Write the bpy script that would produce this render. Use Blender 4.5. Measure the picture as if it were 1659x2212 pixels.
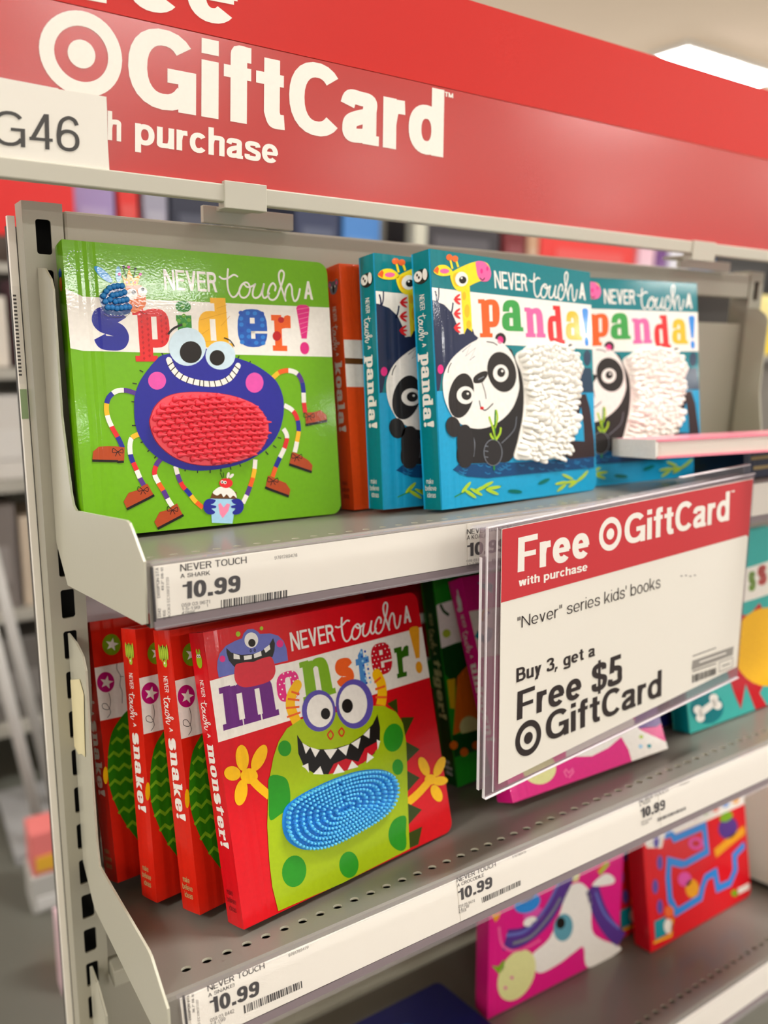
import bpy, bmesh, math, random
from mathutils import Vector, Matrix
from mathutils.geometry import tessellate_polygon, delaunay_2d_cdt

for _o in list(bpy.data.objects):
    bpy.data.objects.remove(_o)
SC = bpy.context.scene
COL = SC.collection
ZS = 1.35            # height of the upper shelf's front edge above the shop floor

# ------------------------------------------------------------------ camera
cam = bpy.data.cameras.new('camera')
cam.sensor_fit = 'VERTICAL'
cam.sensor_height = 36.0
cam.sensor_width = 27.0
cam.lens = 1741.35 / 2212 * 36.0
cam.clip_start = 0.02
cam.dof.use_dof = True
cam.dof.focus_distance = 0.565
cam.dof.aperture_fstop = 3.6
camo = bpy.data.objects.new('camera', cam)
COL.objects.link(camo)
_r, _u, _f = Vector((0.8415, -0.5397, 0.0244)), Vector((0.1002, 0.2003, 0.9746)), Vector((0.5309, 0.8177, -0.2226))
_M = Matrix.Identity(4)
for i in range(3):
    _M[i][0], _M[i][1], _M[i][2] = _r[i], _u[i], -_f[i]
_M.translation = Vector((-0.132, -0.4639, 0.1391 + ZS))
camo.matrix_world = _M
SC.camera = camo

# ------------------------------------------------------------------ light and exposure
LAMP_POWER = 95.0
WORLD_POWER = 0.64
WORLD_LOW_POWER = 1.3           # extra world light added below the horizon to brighten the ceiling
SC.view_settings.view_transform = 'Standard'
SC.view_settings.look = 'None'
SC.view_settings.gamma = 1.0
SC.view_settings.use_curve_mapping = False
SC.view_settings.exposure = -0.38
world = bpy.data.worlds.new('shop_air')
SC.world = world
world.use_nodes = True
_b = world.node_tree.nodes['Background']
_b.inputs[0].default_value = (1.0, 0.974, 0.94, 1)
_nt = world.node_tree
_tc = _nt.nodes.new('ShaderNodeTexCoord')
_sx = _nt.nodes.new('ShaderNodeSeparateXYZ')
_mr = _nt.nodes.new('ShaderNodeMapRange')
_mr.interpolation_type = 'SMOOTHSTEP'
for _k, _v in (('From Min', -.12), ('From Max', .06), ('To Min', WORLD_LOW_POWER), ('To Max', WORLD_POWER)):
    _mr.inputs[_k].default_value = _v
_nt.links.new(_tc.outputs['Generated'], _sx.inputs[0])
_nt.links.new(_sx.outputs['Z'], _mr.inputs['Value'])
_nt.links.new(_mr.outputs['Result'], _b.inputs[1])

# ------------------------------------------------------------------ colours and materials
def lin(c):
    return tuple((v / 255 / 12.92) if v / 255 <= 0.04045 else ((v / 255 + 0.055) / 1.055) ** 2.4 for v in c)
PAL = dict(w=(244, 240, 232), pw=(243, 240, 234), lg=(205, 225, 215), blue=(36, 44, 150), body=(38, 42, 150), red=(226, 44, 48), red2=(190, 28, 36), red3=(205, 50, 18),
 grn=(48, 140, 44), grn2=(105, 170, 50), grn3=(60, 160, 75), yel=(250, 188, 45), yel2=(215, 150, 30), cyb=(36, 92, 185), cyb2=(50, 130, 215), cyb3=(34, 82, 180),
 org=(238, 98, 36), org2=(240, 110, 50), mag=(228, 42, 132), mag2=(242, 104, 165), pnk=(245, 140, 175), pur=(88, 54, 140), blk=(26, 22, 20), blk2=(34, 34, 36),
 brn=(178, 72, 32), ice=(205, 228, 240), chk=(226, 84, 172), ltb=(165, 212, 240), cake=(105, 66, 28), bug=(240, 125, 62), bugd=(14, 72, 140), bwing=(66, 160, 232),
 bwing2=(150, 205, 235), patd=(165, 25, 50), tealc=(0, 122, 132), tealm=(20, 150, 165), navy=(34, 44, 76), navy2=(34, 62, 88), dkb=(52, 36, 38), cyan=(28, 158, 205),
 cyan2=(30, 120, 170), gyel=(250, 224, 40), gyel2=(246, 190, 30), sky=(48, 140, 225), pblk=(40, 37, 37), pblk2=(44, 41, 41), grey=(125, 130, 140), lime=(172, 208, 48),
 lime2=(176, 204, 62), lime3=(160, 190, 30), sea=(18, 70, 118), teal2=(0, 110, 100), teal3=(96, 160, 180), lav=(104, 112, 190), dpur=(106, 38, 126), lgrn=(126, 176, 30),
 lgrn2=(122, 156, 20), dgrn=(48, 104, 12), dgrn2=(16, 66, 22), mblu=(74, 138, 205), dred=(198, 18, 36), yorg=(240, 166, 32), olive=(52, 66, 8), yel3=(250, 190, 12),
 ygr=(162, 188, 12), eyp=(92, 80, 170), sgrn=(40, 146, 30), vio=(186, 22, 112), sng=(44, 124, 14), sng2=(122, 176, 30), purl=(98, 60, 140), cream=(228, 228, 160),
 cream2=(190, 190, 130), torg=(205, 100, 20), tyel=(200, 160, 20), ink=(40, 38, 37), ink2=(70, 67, 64), sw=(250, 246, 236), cred=(202, 46, 54), cink=(38, 26, 26), cgry=(150, 146, 140),
 b_spider=(112, 178, 14), b_panda=(28, 160, 208), b_monster=(214, 12, 26), b_snake=(214, 34, 16), b_koala=(236, 82, 28), b_uni=(226, 28, 134), b_tiger=(28, 132, 28), b_teal=(0, 124, 134),
 b_maze=(222, 22, 36), b_dino=(62, 178, 172), b_navy=(26, 28, 96), b_dark=(22, 26, 52), b_pink=(250, 150, 170), b_croc=(170, 16, 30), impr=(104, 10, 16), tongue=(214, 46, 64))
MATS = {}
def new_mat(name):
    m = bpy.data.materials.new(name)
    m.use_nodes = True
    nt = m.node_tree
    return m, nt, nt.nodes['Principled BSDF']
def noise(nt, scale, detail=2.0, coord='Object'):
    tc = nt.nodes.new('ShaderNodeTexCoord')
    n = nt.nodes.new('ShaderNodeTexNoise')
    n.inputs['Scale'].default_value = scale
    n.inputs['Detail'].default_value = detail
    nt.links.new(tc.outputs[coord], n.inputs['Vector'])
    return n
def plain(key, col, rough=0.45, bump=0.0, bscale=300, metal=0.0, coat=0.0, coat_rough=0.05, vary=0.0, vscale=8, spec=0.5):
    """painted metal, paper, plastic: one colour with a little unevenness"""
    if key in MATS:
        return MATS[key]
    m, nt, p = new_mat(key)
    c = lin(col)
    p.inputs['Base Color'].default_value = (*c, 1)
    p.inputs['Roughness'].default_value = rough
    p.inputs['Metallic'].default_value = metal
    p.inputs['Specular IOR Level'].default_value = spec
    p.inputs['Coat Weight'].default_value = coat
    p.inputs['Coat Roughness'].default_value = coat_rough
    n = noise(nt, vscale, 3)
    mx = nt.nodes.new('ShaderNodeMix')
    mx.data_type = 'RGBA'
    mx.inputs['A'].default_value = (*[v * (1 - vary) for v in c], 1)
    mx.inputs['B'].default_value = (*[min(1, v * (1 + vary)) for v in c], 1)
    nt.links.new(n.outputs['Fac'], mx.inputs['Factor'])
    nt.links.new(mx.outputs['Result'], p.inputs['Base Color'])
    if bump:
        n2 = noise(nt, bscale, 2)
        b = nt.nodes.new('ShaderNodeBump')
        b.inputs['Strength'].default_value = bump
        b.inputs['Distance'].default_value = 0.001
        nt.links.new(n2.outputs['Fac'], b.inputs['Height'])
        nt.links.new(b.outputs['Normal'], p.inputs['Normal'])
    MATS[key] = m
    return m
def print_mat(c):
    """laminated printed board of a book cover: pebbled varnish and the hinge groove beside the spine"""
    key = 'cover_' + c
    if key in MATS:
        return MATS[key]
    m, nt, p = new_mat(key)
    col = lin(PAL[c])
    p.inputs['Roughness'].default_value = 0.3
    p.inputs['Specular IOR Level'].default_value = 0.15
    p.inputs['Coat Weight'].default_value = 0.3
    p.inputs['Coat Roughness'].default_value = 0.06
    tc = nt.nodes.new('ShaderNodeTexCoord')
    n = nt.nodes.new('ShaderNodeTexNoise')
    n.inputs['Scale'].default_value = 260
    n.inputs['Detail'].default_value = 3
    nt.links.new(tc.outputs['Object'], n.inputs['Vector'])
    mx = nt.nodes.new('ShaderNodeMix')
    mx.data_type = 'RGBA'
    mx.inputs['A'].default_value = (*[v * 0.9 for v in col], 1)
    mx.inputs['B'].default_value = (*[min(1, v * 1.08) for v in col], 1)
    nt.links.new(n.outputs['Fac'], mx.inputs['Factor'])
    nt.links.new(mx.outputs['Result'], p.inputs['Base Color'])
    peel = nt.nodes.new('ShaderNodeTexNoise')
    peel.inputs['Scale'].default_value = 620
    peel.inputs['Detail'].default_value = 1
    nt.links.new(tc.outputs['Object'], peel.inputs['Vector'])
    sx = nt.nodes.new('ShaderNodeSeparateXYZ')
    nt.links.new(tc.outputs['Object'], sx.inputs[0])
    mr = nt.nodes.new('ShaderNodeMapRange')
    mr.inputs['From Min'].default_value = 0.0
    mr.inputs['From Max'].default_value = 0.04
    nt.links.new(sx.outputs['X'], mr.inputs['Value'])
    cr = nt.nodes.new('ShaderNodeValToRGB')
    e = cr.color_ramp.elements
    e[0].position, e[0].color = 0.0, (.75, .75, .75, 1)
    e[1].position, e[1].color = 1.0, (.75, .75, .75, 1)
    for pos, v in ((.2, .8), (.27, .35), (.33, .3), (.4, .75), (.44, .7), (.5, .45), (.55, .75)):
        k = e.new(pos)
        k.color = (v, v, v, 1)
    nt.links.new(mr.outputs['Result'], cr.inputs['Fac'])
    b1 = nt.nodes.new('ShaderNodeBump')
    b1.inputs['Strength'].default_value = 0.4
    b1.inputs['Distance'].default_value = 0.0016
    nt.links.new(cr.outputs['Color'], b1.inputs['Height'])
    b2 = nt.nodes.new('ShaderNodeBump')
    b2.inputs['Strength'].default_value = 0.05
    b2.inputs['Distance'].default_value = 0.0006
    nt.links.new(peel.outputs['Fac'], b2.inputs['Height'])
    nt.links.new(b1.outputs['Normal'], b2.inputs['Normal'])
    nt.links.new(b2.outputs['Normal'], p.inputs['Normal'])
    nt.links.new(b2.outputs['Normal'], p.inputs['Coat Normal'])
    MATS[key] = m
    return m
def ink_mat(c):
    return plain('ink_' + c, PAL[c], 0.5, vary=0.03, vscale=400)
def silicone(key, col):
    if key in MATS:
        return MATS[key]
    m, nt, p = new_mat(key)
    p.inputs['Base Color'].default_value = (*lin(col), 1)
    p.inputs['Roughness'].default_value = 0.38
    p.inputs['Subsurface Weight'].default_value = 0.0 if min(col) > 200 else 0.12
    p.inputs['Subsurface Radius'].default_value = (.002, .001, .001)
    MATS[key] = m
    return m
def clear(key, tint=(1, 1, 1), opacity=0.1, rough=0.08, gloss=0.5):
    """thin clear plastic: mostly see-through, with a sheen"""
    if key in MATS:
        return MATS[key]
    m, nt, p = new_mat(key)
    p.inputs['Base Color'].default_value = (*tint, 1)
    p.inputs['Roughness'].default_value = rough
    p.inputs['Specular IOR Level'].default_value = gloss
    tr = nt.nodes.new('ShaderNodeBsdfTransparent')
    ms = nt.nodes.new('ShaderNodeMixShader')
    fr = nt.nodes.new('ShaderNodeFresnel')
    ge = nt.nodes.new('ShaderNodeNewGeometry')
    io = nt.nodes.new('ShaderNodeMapRange')
    io.inputs['To Min'].default_value = 1.45
    io.inputs['To Max'].default_value = 1 / 1.45
    nt.links.new(ge.outputs['Backfacing'], io.inputs['Value'])
    nt.links.new(io.outputs['Result'], fr.inputs['IOR'])
    ad = nt.nodes.new('ShaderNodeMath')
    ad.operation = 'ADD'
    ad.use_clamp = True
    ad.inputs[1].default_value = opacity
    nt.links.new(fr.outputs[0], ad.inputs[0])
    nt.links.new(ad.outputs[0], ms.inputs['Fac'])
    nt.links.new(tr.outputs[0], ms.inputs[1])
    nt.links.new(p.outputs[0], ms.inputs[2])
    out = [n for n in nt.nodes if n.type == 'OUTPUT_MATERIAL'][0]
    nt.links.new(ms.outputs[0], out.inputs['Surface'])
    MATS[key] = m
    return m
def glow(key, col, power):
    if key in MATS:
        return MATS[key]
    m, nt, p = new_mat(key)
    p.inputs['Base Color'].default_value = (.9, .9, .9, 1)
    p.inputs['Emission Color'].default_value = (*col, 1)
    p.inputs['Emission Strength'].default_value = power
    MATS[key] = m
    return m
M_SHELF = plain('shelf_paint', (124, 119, 111), 0.45, 0.06, 900, coat=0.28, coat_rough=0.1, spec=.3, vary=0.03)
M_BRACKET = plain('bracket_paint', (196, 194, 176), 0.33, 0.08, 240, coat=0.3, coat_rough=0.15, vary=0.03)
M_UPRIGHT = plain('upright_paint', (170, 167, 150), 0.4, 0.08, 260, vary=0.04)
M_PANEL = plain('back_panel_paint', (172, 168, 151), 0.45, 0.05, 300, vary=0.03)
M_RAIL = plain('rail_plastic', (196, 193, 178), 0.4, vary=0.02)
M_WHITE = plain('white_board', (228, 224, 212), 0.5, vary=0.02)
M_PAPER = plain('white_paper', (240, 236, 226), 0.6, 0.05, 120, vary=0.015)
M_PAGES = plain('page_card', (236, 230, 220), 0.6, 0.1, 900, vary=0.03)
M_DARK = plain('recess_shade', (24, 23, 22), 0.8)  # near-black paint standing in for shade inside slots and holes
M_CLEAR = clear('clear_plastic', (.6, .56, .6), 0.0, 0.06)
M_ACRYL = clear('acrylic_sheet', (.34, .24, .28), 0.3, 0.1)
M_EDGE = plain('acrylic_edge_glint', (232, 226, 230), 0.3)  # pale colour paints the bright glint along the acrylic edges

# ------------------------------------------------------------------ objects
def tag(o, label=None, cat=None, group=None, kind=None):
    if label: o['label'] = label
    if cat: o['category'] = cat
    if group: o['group'] = group
    if kind: o['kind'] = kind
    return o
def thing(name, label, cat, mat=None, group=None):
    o = bpy.data.objects.new(name, None)
    o.empty_display_size = 0.02
    COL.objects.link(o)
    if mat is not None: o.matrix_world = mat
    return tag(o, label, cat, group)
class MB:
    """collects faces with their materials and links them as one mesh object"""
    def __init__(self):
        self.v, self.f, self.m, self.mats, self.sm = [], [], [], [], []
    def slot(self, mat):
        if mat not in self.mats: self.mats.append(mat)
        return self.mats.index(mat)
    def add(self, vs, fs, mat, smooth=False):
        n = len(self.v)
        k = self.slot(mat)
        self.v += [tuple(v) for v in vs]
        for f in fs:
            self.f.append(tuple(i + n for i in f)); self.m.append(k); self.sm.append(smooth)
    def box(self, a, b, mat, M=None):
        x0, y0, z0 = a; x1, y1, z1 = b
        vs = [Vector(p) for p in ((x0,y0,z0),(x1,y0,z0),(x1,y1,z0),(x0,y1,z0),(x0,y0,z1),(x1,y0,z1),(x1,y1,z1),(x0,y1,z1))]
        if M is not None: vs = [M @ v for v in vs]
        self.add(vs, [(0,3,2,1),(4,5,6,7),(0,1,5,4),(1,2,6,5),(2,3,7,6),(3,0,4,7)], mat)
    def prism(self, loop, vec, mat, holes=(), side=None):
        """a flat outline (3-D points) pushed along vec, with optional holes"""
        vec = Vector(vec)
        loops = [[Vector(p) for p in loop]] + [[Vector(p) for p in h] for h in holes]
        flat = [p for l in loops for p in l]
        tris = tessellate_polygon(loops)
        n = len(flat)
        self.add(flat + [p + vec for p in flat], [t for t in tris] + [tuple(i + n for i in reversed(t)) for t in tris], mat)
        s = 0
        for l in loops:
            k = len(l)
            self.add(flat[s:s+k] + [p + vec for p in flat[s:s+k]], [(i, (i+1) % k, (i+1) % k + k, i + k) for i in range(k)], side or mat)
            s += k
    def tube(self, p0, p1, r0, r1, mat, n=8, cap=True, rings=None):
        p0, p1 = Vector(p0), Vector(p1)
        d = (p1 - p0); L = d.length; d.normalize()
        a = d.orthogonal().normalized(); b = d.cross(a)
        prof = rings or [(0, r0), (1, r1)]
        vs = []
        for t, r in prof:
            for i in range(n):
                w = 2 * math.pi * i / n
                vs.append(p0 + d * (L * t) + (a * math.cos(w) + b * math.sin(w)) * r)
        fs = []
        for j in range(len(prof) - 1):
            for i in range(n):
                fs.append((j*n+i, j*n+(i+1) % n, (j+1)*n+(i+1) % n, (j+1)*n+i))
        if cap:
            fs.append(tuple(reversed(range(n)))); fs.append(tuple(range((len(prof)-1)*n, len(prof)*n)))
        self.add(vs, fs, mat, True)
    def build(self, name, parent=None, bevel=0.0, kind=None, label=None):
        me = bpy.data.meshes.new(name)
        me.from_pydata(self.v, [], self.f)
        for m in self.mats: me.materials.append(m)
        me.polygons.foreach_set('material_index', self.m)
        me.polygons.foreach_set('use_smooth', self.sm)
        me.update()
        bm = bmesh.new(); bm.from_mesh(me)
        if bevel: bmesh.ops.remove_doubles(bm, verts=bm.verts, dist=1e-6)
        bm.to_mesh(me); bm.free()
        o = bpy.data.objects.new(name, me)
        COL.objects.link(o)
        if parent: o.parent = parent
        if bevel:
            b = o.modifiers.new('edge', 'BEVEL'); b.width = bevel; b.segments = 2; b.limit_method = 'ANGLE'
        if kind: o['kind'] = kind
        if label: o['label'] = label
        return o
def copy_thing(o, parent=None):
    c = o.copy()
    COL.objects.link(c)
    if parent: c.parent = parent
    for ch in [x for x in bpy.data.objects if x.parent == o]: copy_thing(ch, c)
    return c

# ------------------------------------------------------------------ lettering: a stroked grotesque and a fat slab alphabet
def arc(cx, cy, rx, ry, a0, a1, n=20, e=2.25):
    out = []
    for i in range(n + 1):
        t = math.radians(a0 + (a1 - a0) * i / n)
        c, s = math.cos(t), math.sin(t)
        out.append((cx + rx * math.copysign(abs(c) ** (2 / e), c), cy + ry * math.copysign(abs(s) ** (2 / e), s)))
    return out
def curve(pts, n=7, closed=False):
    P = [Vector(p) for p in pts]; N = len(P); out = []
    for i in range(N if closed else N - 1):
        if closed: a, b, c, d = P[i-1], P[i], P[(i+1) % N], P[(i+2) % N]
        else: a, b, c, d = P[max(i-1, 0)], P[i], P[i+1], P[min(i+2, N-1)]
        for k in range(n):
            t = k / n
            out.append(0.5 * ((2*b) + (c-a)*t + (2*a-5*b+4*c-d)*t*t + (3*b-a-3*c+d)*t**3))
    if not closed: out.append(P[-1])
    return [(p[0], p[1]) for p in out]
def stroke(pts, w):
    """a polyline of even width as quads; returns list of 4-point polygons"""
    P = [Vector((p[0], p[1])) for p in pts]
    Q = [P[0]]
    for p in P[1:]:
        if (p - Q[-1]).length > 1e-7: Q.append(p)
    if len(Q) < 2: return []
    closed = (Q[0] - Q[-1]).length < 1e-6 and len(Q) > 3
    L, R = [], []
    for i, p in enumerate(Q):
        d0 = (p - Q[i-1]) if i else ((p - Q[-2]) if closed else (Q[1] - p))
        d1 = (Q[i+1] - p) if i < len(Q) - 1 else ((Q[1] - p) if closed else d0)
        d0, d1 = d0.normalized(), d1.normalized()
        n0, n1 = Vector((-d0.y, d0.x)), Vector((-d1.y, d1.x))
        n = n0 + n1
        n = n.normalized() if n.length > 1e-6 else n0
        k = min(1.6, 1 / max(0.35, n.dot(n1)))
        L.append(p + n * (w / 2 * k)); R.append(p - n * (w / 2 * k))
    return [[tuple(R[i]), tuple(R[i+1]), tuple(L[i+1]), tuple(L[i])] for i in range(len(Q) - 1)]
def rect(x0, y0, x1, y1): return [[(x0, y0), (x1, y0), (x1, y1), (x0, y1)]]
def diag(xb, yb, xt, yt, w): return [[(xb-w/2, yb), (xb+w/2, yb), (xt+w/2, yt), (xt-w/2, yt)]]
def glyph(c, w):
    h = w / 2; v = w * 0.88; X = 0.73; d = w * 1.12
    ell = lambda x0, x1, y0, y1: stroke(arc((x0+x1)/2, (y0+y1)/2, (x1-x0)/2-h, (y1-y0)/2-h, 0, 360, 32), w)
    S = lambda pts: stroke(pts, w)
    bowl = lambda xs, xe, y0, y1: S([(xs, y1-h), ((xs+xe)/2-.02, y1-h)] + arc((xs+xe)/2-.02, (y0+y1)/2, (xe-xs)/2+.02-h, (y1-y0)/2-h, 90, -90, 14) + [((xs+xe)/2-.02, y0+h), (xs, y0+h)])
    stem = lambda x, y0=0, y1=1: rect(x, y0, x + w, y1)
    G = {
     'A': lambda: (diag(d*.5, 0, .36, 1, d) + diag(.72-d*.5, 0, .36, 1, d) + rect(.17, .26, .55, .26+v), .72),
     'B': lambda: (stem(0) + bowl(h, .60, .52-h, 1) + bowl(h, .65, 0, .52+h), .65),
     'C': lambda: (S(arc(.37, .5, .37-h, .5-h, 42, 318)), .66),
     'D': lambda: (stem(0) + bowl(h, .68, 0, 1), .68),
     'E': lambda: (stem(0) + rect(0, 0, .60, v) + rect(0, 1-v, .60, 1) + rect(0, .5-v*.45, .56, .5+v*.45), .60),
     'F': lambda: (stem(0) + rect(0, 1-v, .57, 1) + rect(0, .5-v*.55, .52, .5+v*.35), .57),
     'G': lambda: (S(arc(.38, .5, .38-h, .5-h, 40, 325)) + rect(.42, .53-v, .74, .53) + stem(.74-w, 0, .53), .74),
     'H': lambda: (stem(0) + stem(.70-w) + rect(0, .5-v/2, .70, .5+v/2), .70),
     'I': lambda: (stem(0), w),
     'K': lambda: (stem(0) + diag(.66-d*.55, 0, .22, .62, d*1.15) + diag(.12, .30, .64-d*.55, 1, d*1.15), .68),
     'L': lambda: (stem(0) + rect(0, 0, .54, v), .54),
     'M': lambda: (stem(0) + stem(.84-w) + diag(.42, 0, h, 1, d) + diag(.42, 0, .84-h, 1, d), .84),
     'N': lambda: (stem(0) + stem(.70-w) + diag(.70-h, 0, h, 1, d*1.05), .70),
     'O': lambda: (ell(0, .77, 0, 1), .77),
     'P': lambda: (stem(0) + bowl(h, .62, .43, 1), .62),
     'Q': lambda: (ell(0, .77, 0, 1) + diag(.72, -.03, .46, .26, d), .77),
     'R': lambda: (stem(0) + bowl(h, .64, .44, 1) + diag(.66-d*.5, 0, .42, .47, d), .67),
     'S': lambda: (S(curve([(.60-h, .70), (.56-h*.6, .88-h*.6), (.32, 1-h), (.08+h*.3, .86-h*.3), (.10+h*.2, .64), (.32, .52), (.54-h*.2, .41), (.58-h*.6, .22), (.52-h*.5, .08+h*.5), (.31, h), (.08+h*.2, .09+h*.5), (h*.9, .31)])), .62),
     'T': lambda: (rect(0, 1-v, .62, 1) + stem(.31-h), .62),
     'U': lambda: (S([(h, 1), (h, .34)] + arc(.35, .34, .35-h, .34-h, 180, 360, 14) + [(.70-h, .34), (.70-h, 1)]), .70),
     'V': lambda: (diag(.34, 0, d*.5, 1, d) + diag(.34, 0, .68-d*.5, 1, d), .68),
     'W': lambda: (diag(.26, 0, d*.5, 1, d) + diag(.26, 0, .48, 1, d) + diag(.70, 0, .48, 1, d) + diag(.70, 0, .96-d*.5, 1, d), .96),
     'X': lambda: (diag(.64-d*.5, 0, d*.5, 1, d) + diag(d*.5, 0, .64-d*.5, 1, d), .64),
     'Y': lambda: (stem(.33-h, 0, .45) + diag(.33, .4, d*.5, 1, d) + diag(.33, .4, .66-d*.5, 1, d), .66),
     'a': lambda: (S(curve([(.05+h*.2, .51), (.09+h*.3, .63), (.26, X-h), (.44-h*.5, .64-h*.3), (.49-h, .48)]) + [(.49-h, .12)]) + rect(.49-w, 0, .49, .3) + rect(.48-h, 0, .53, v*.8) + S(curve([(.49-h, .41), (.28, .38), (.07+h*.6, .30), (h, .19), (.06+h*.6, .07+h*.4), (.20, h), (.38-h*.3, .07+h*.6), (.49-h, .22)])), .53),
     'b': lambda: (stem(0) + ell(0, .56, 0, X), .56),
     'c': lambda: (S(arc(.27, X/2, .27-h, X/2-h, 40, 320)), .51),
     'd': lambda: (stem(.56-w) + ell(0, .56, 0, X), .56),
     'e': lambda: (S(arc(.275, X/2, .275-h, X/2-h, -2, 318, 26)) + rect(h, .30, .55-h*.4, .30+v*.85), .55),
     'f': lambda: (S([(.33, 1-h), (.27, 1-h)] + curve([(.27, 1-h), (.15+h*.4, .95-h*.5), (.08+h, .82)], 5) + [(.08+h, 0)]) + rect(0, X-v*.9, .33, X), .33),
     'g': lambda: (ell(0, .55, 0, X) + S([(.55-h, X), (.55-h, .0)] + curve([(.55-h, 0), (.48-h*.4, -.2+h*.4), (.27, -.27+h), (.10, -.23+h*.8), (.04, -.12)], 5)), .55),
     'h': lambda: (stem(0) + S([(h, .36)] + curve([(h, .40), (.09+h*.5, .62-h*.2), (.28, X-h), (.46-h*.5, .64-h*.2), (.51-h, .48)], 6) + [(.51-h, 0)]), .51),
     'i': lambda: (stem(0, 0, X) + rect(0, 1-w*.95, w, 1), w),
     'k': lambda: (stem(0) + diag(.53-d*.5, 0, .20, .44, d*1.1) + diag(.12, .22, .50-d*.5, X, d*1.15), .54),
     'l': lambda: (stem(0), w),
     'm': lambda: (stem(0, 0, X) + S([(h, .36)] + curve([(h, .42), (.20, X-h*1.1), (.41-h*.3, .60), (.42, .46)], 6) + [(.42, 0)]) + S([(.42, .36)] + curve([(.42, .42), (.60, X-h*1.1), (.79-h*.4, .62), (.83-h, .46)], 6) + [(.83-h, 0)]), .83),
     'n': lambda: (stem(0, 0, X) + S([(h, .36)] + curve([(h, .40), (.09+h*.5, .62-h*.2), (.28, X-h), (.46-h*.5, .64-h*.2), (.51-h, .48)], 6) + [(.51-h, 0)]), .51),
     'o': lambda: (ell(0, .56, 0, X), .56),
     'p': lambda: (stem(0, -.27, X) + ell(0, .56, 0, X), .56),
     'r': lambda: (stem(0, 0, X) + S(curve([(h, .36), (h+.03, .54), (.17, X-h-.02), (.33, X-h*1.05)], 6)), .33),
     's': lambda: (S(curve([(.47-h*.5, .52), (.42-h*.3, .66-h*.5), (.25, X-h), (.08+h*.2, .62-h*.2), (.09+h*.2, .45), (.26, .375), (.44-h*.2, .29), (.46-h*.4, .15), (.40-h*.3, .05+h*.5), (.24, h), (.07+h*.1, .07+h*.5), (h*.8, .22)])), .49),
     't': lambda: (S([(.10+h, .92), (.10+h, .22)] + curve([(.10+h, .22), (.13+h, .07+h*.5), (.24+h*.2, h), (.36, h+.005)], 5)) + rect(0, X-v*.9, .35, X), .36),
     'u': lambda: (stem(.51-w, 0, X) + S([(h, X)] + curve([(h, .26), (.05+h*.5, .09+h*.2), (.23, h), (.42-h*.5, .11+h*.2), (.51-h, .33)], 6)), .51),
     'v': lambda: (diag(.25, 0, d*.5, X, d) + diag(.25, 0, .50-d*.5, X, d), .50),
     'w': lambda: (diag(.20, 0, d*.5, X, d) + diag(.20, 0, .37, X, d) + diag(.54, 0, .37, X, d) + diag(.54, 0, .74-d*.5, X, d), .74),
     'y': lambda: (diag(.25, 0, d*.5, X, d) + diag(.12, -.27, .50-d*.5, X, d) + rect(.02, -.27, .14, -.27+v), .50),
     '0': lambda: (ell(0, .54, 0, 1), .54),
     '1': lambda: (stem(.20) + rect(0, .70, .22, .70+v*.75) + diag(.20, .70, .26, 1, w*.6), .20+w),
     '2': lambda: (S(curve([(h, .68), (.06+h*.5, .90-h*.4), (.27, 1-h), (.48-h*.4, .88-h*.3), (.50-h*.6, .68), (.30, .40), (.10, .20), (h*1.1, v*.5)])) + rect(0, 0, .54, v), .54),
     '3': lambda: (S(curve([(h, .74), (.07+h*.4, .90-h*.4), (.26, 1-h), (.46-h*.4, .88-h*.3), (.46-h*.5, .66), (.28, .54), (.22, .54)])) + S(curve([(.22, .54), (.30, .53), (.50-h*.4, .43), (.52-h*.6, .22), (.46-h*.4, .09+h*.3), (.27, h), (.07+h*.2, .09+h*.3), (h, .28)])), .54),
     '4': lambda: (stem(.52-w-.06) + rect(0, .23, .54, .23+v) + diag(h*1.1, .23, .40, 1, d), .54),
     '5': lambda: (rect(.08, 1-v, .50, 1) + diag(.05+h, .45, .09+h, 1, w) + S(curve([(.05+h, .47), (.16, .585), (.28, .62-h*.4), (.48-h*.4, .52), (.54-h, .33), (.48-h*.4, .11+h*.3), (.26, h), (.07, .08+h*.4), (h, .26)])), .54),
     '6': lambda: (ell(0, .54, 0, .62) + S(curve([(.51-h*.5, .76), (.44-h*.3, .92-h*.5), (.28, 1-h), (.09+h*.5, .82), (h, .50), (h, .32)])), .54),
     '7': lambda: (rect(0, 1-v, .54, 1) + diag(.20, 0, .50-h*.3, 1-v*.6, d), .54),
     '8': lambda: (ell(.03, .51, .48, 1) + ell(0, .54, 0, .55), .54),
     '9': lambda: (ell(0, .54, .38, 1) + S(curve([(.03+h*.5, .24), (.10+h*.3, .08+h*.5), (.26, h), (.45-h*.5, .18), (.54-h, .50), (.54-h, .68)])), .54),
     '.': lambda: (rect(0, 0, w*1.1, w*1.1), w*1.1), ',': lambda: (rect(0, 0, w*1.1, w) + diag(.02, -.2, .06, .02, w*.6), w*1.1),
     "'": lambda: (rect(0, .68, w*.9, 1), w*.9), '"': lambda: (rect(0, .68, w*.8, 1) + rect(w*1.6, .68, w*2.4, 1), w*2.4),
     '-': lambda: (rect(0, .30, .28, .30+v), .28), '/': lambda: (diag(h, 0, .30, 1, w), .34), ':': lambda: (rect(0, 0, w, w) + rect(0, .55, w, .55+w), w),
     '!': lambda: (rect(0, 0, w, w) + rect(0, .28, w, 1), w),
     '$': lambda: (stroke(curve([(.54-h, .70), (.48-h*.3, .86-h*.4), (.28, .93-h*.6), (.08+h*.3, .84-h*.3), (.09+h*.2, .62), (.29, .50), (.50-h*.2, .40), (.53-h*.6, .22), (.46-h*.4, .09+h*.5), (.28, .04+h*.6), (.08+h*.2, .10+h*.4), (h*.9, .30)]), w) + rect(.28-w*.28, -.09, .28+w*.28, 1.05), .56),
    }
    return G[c]()
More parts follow.
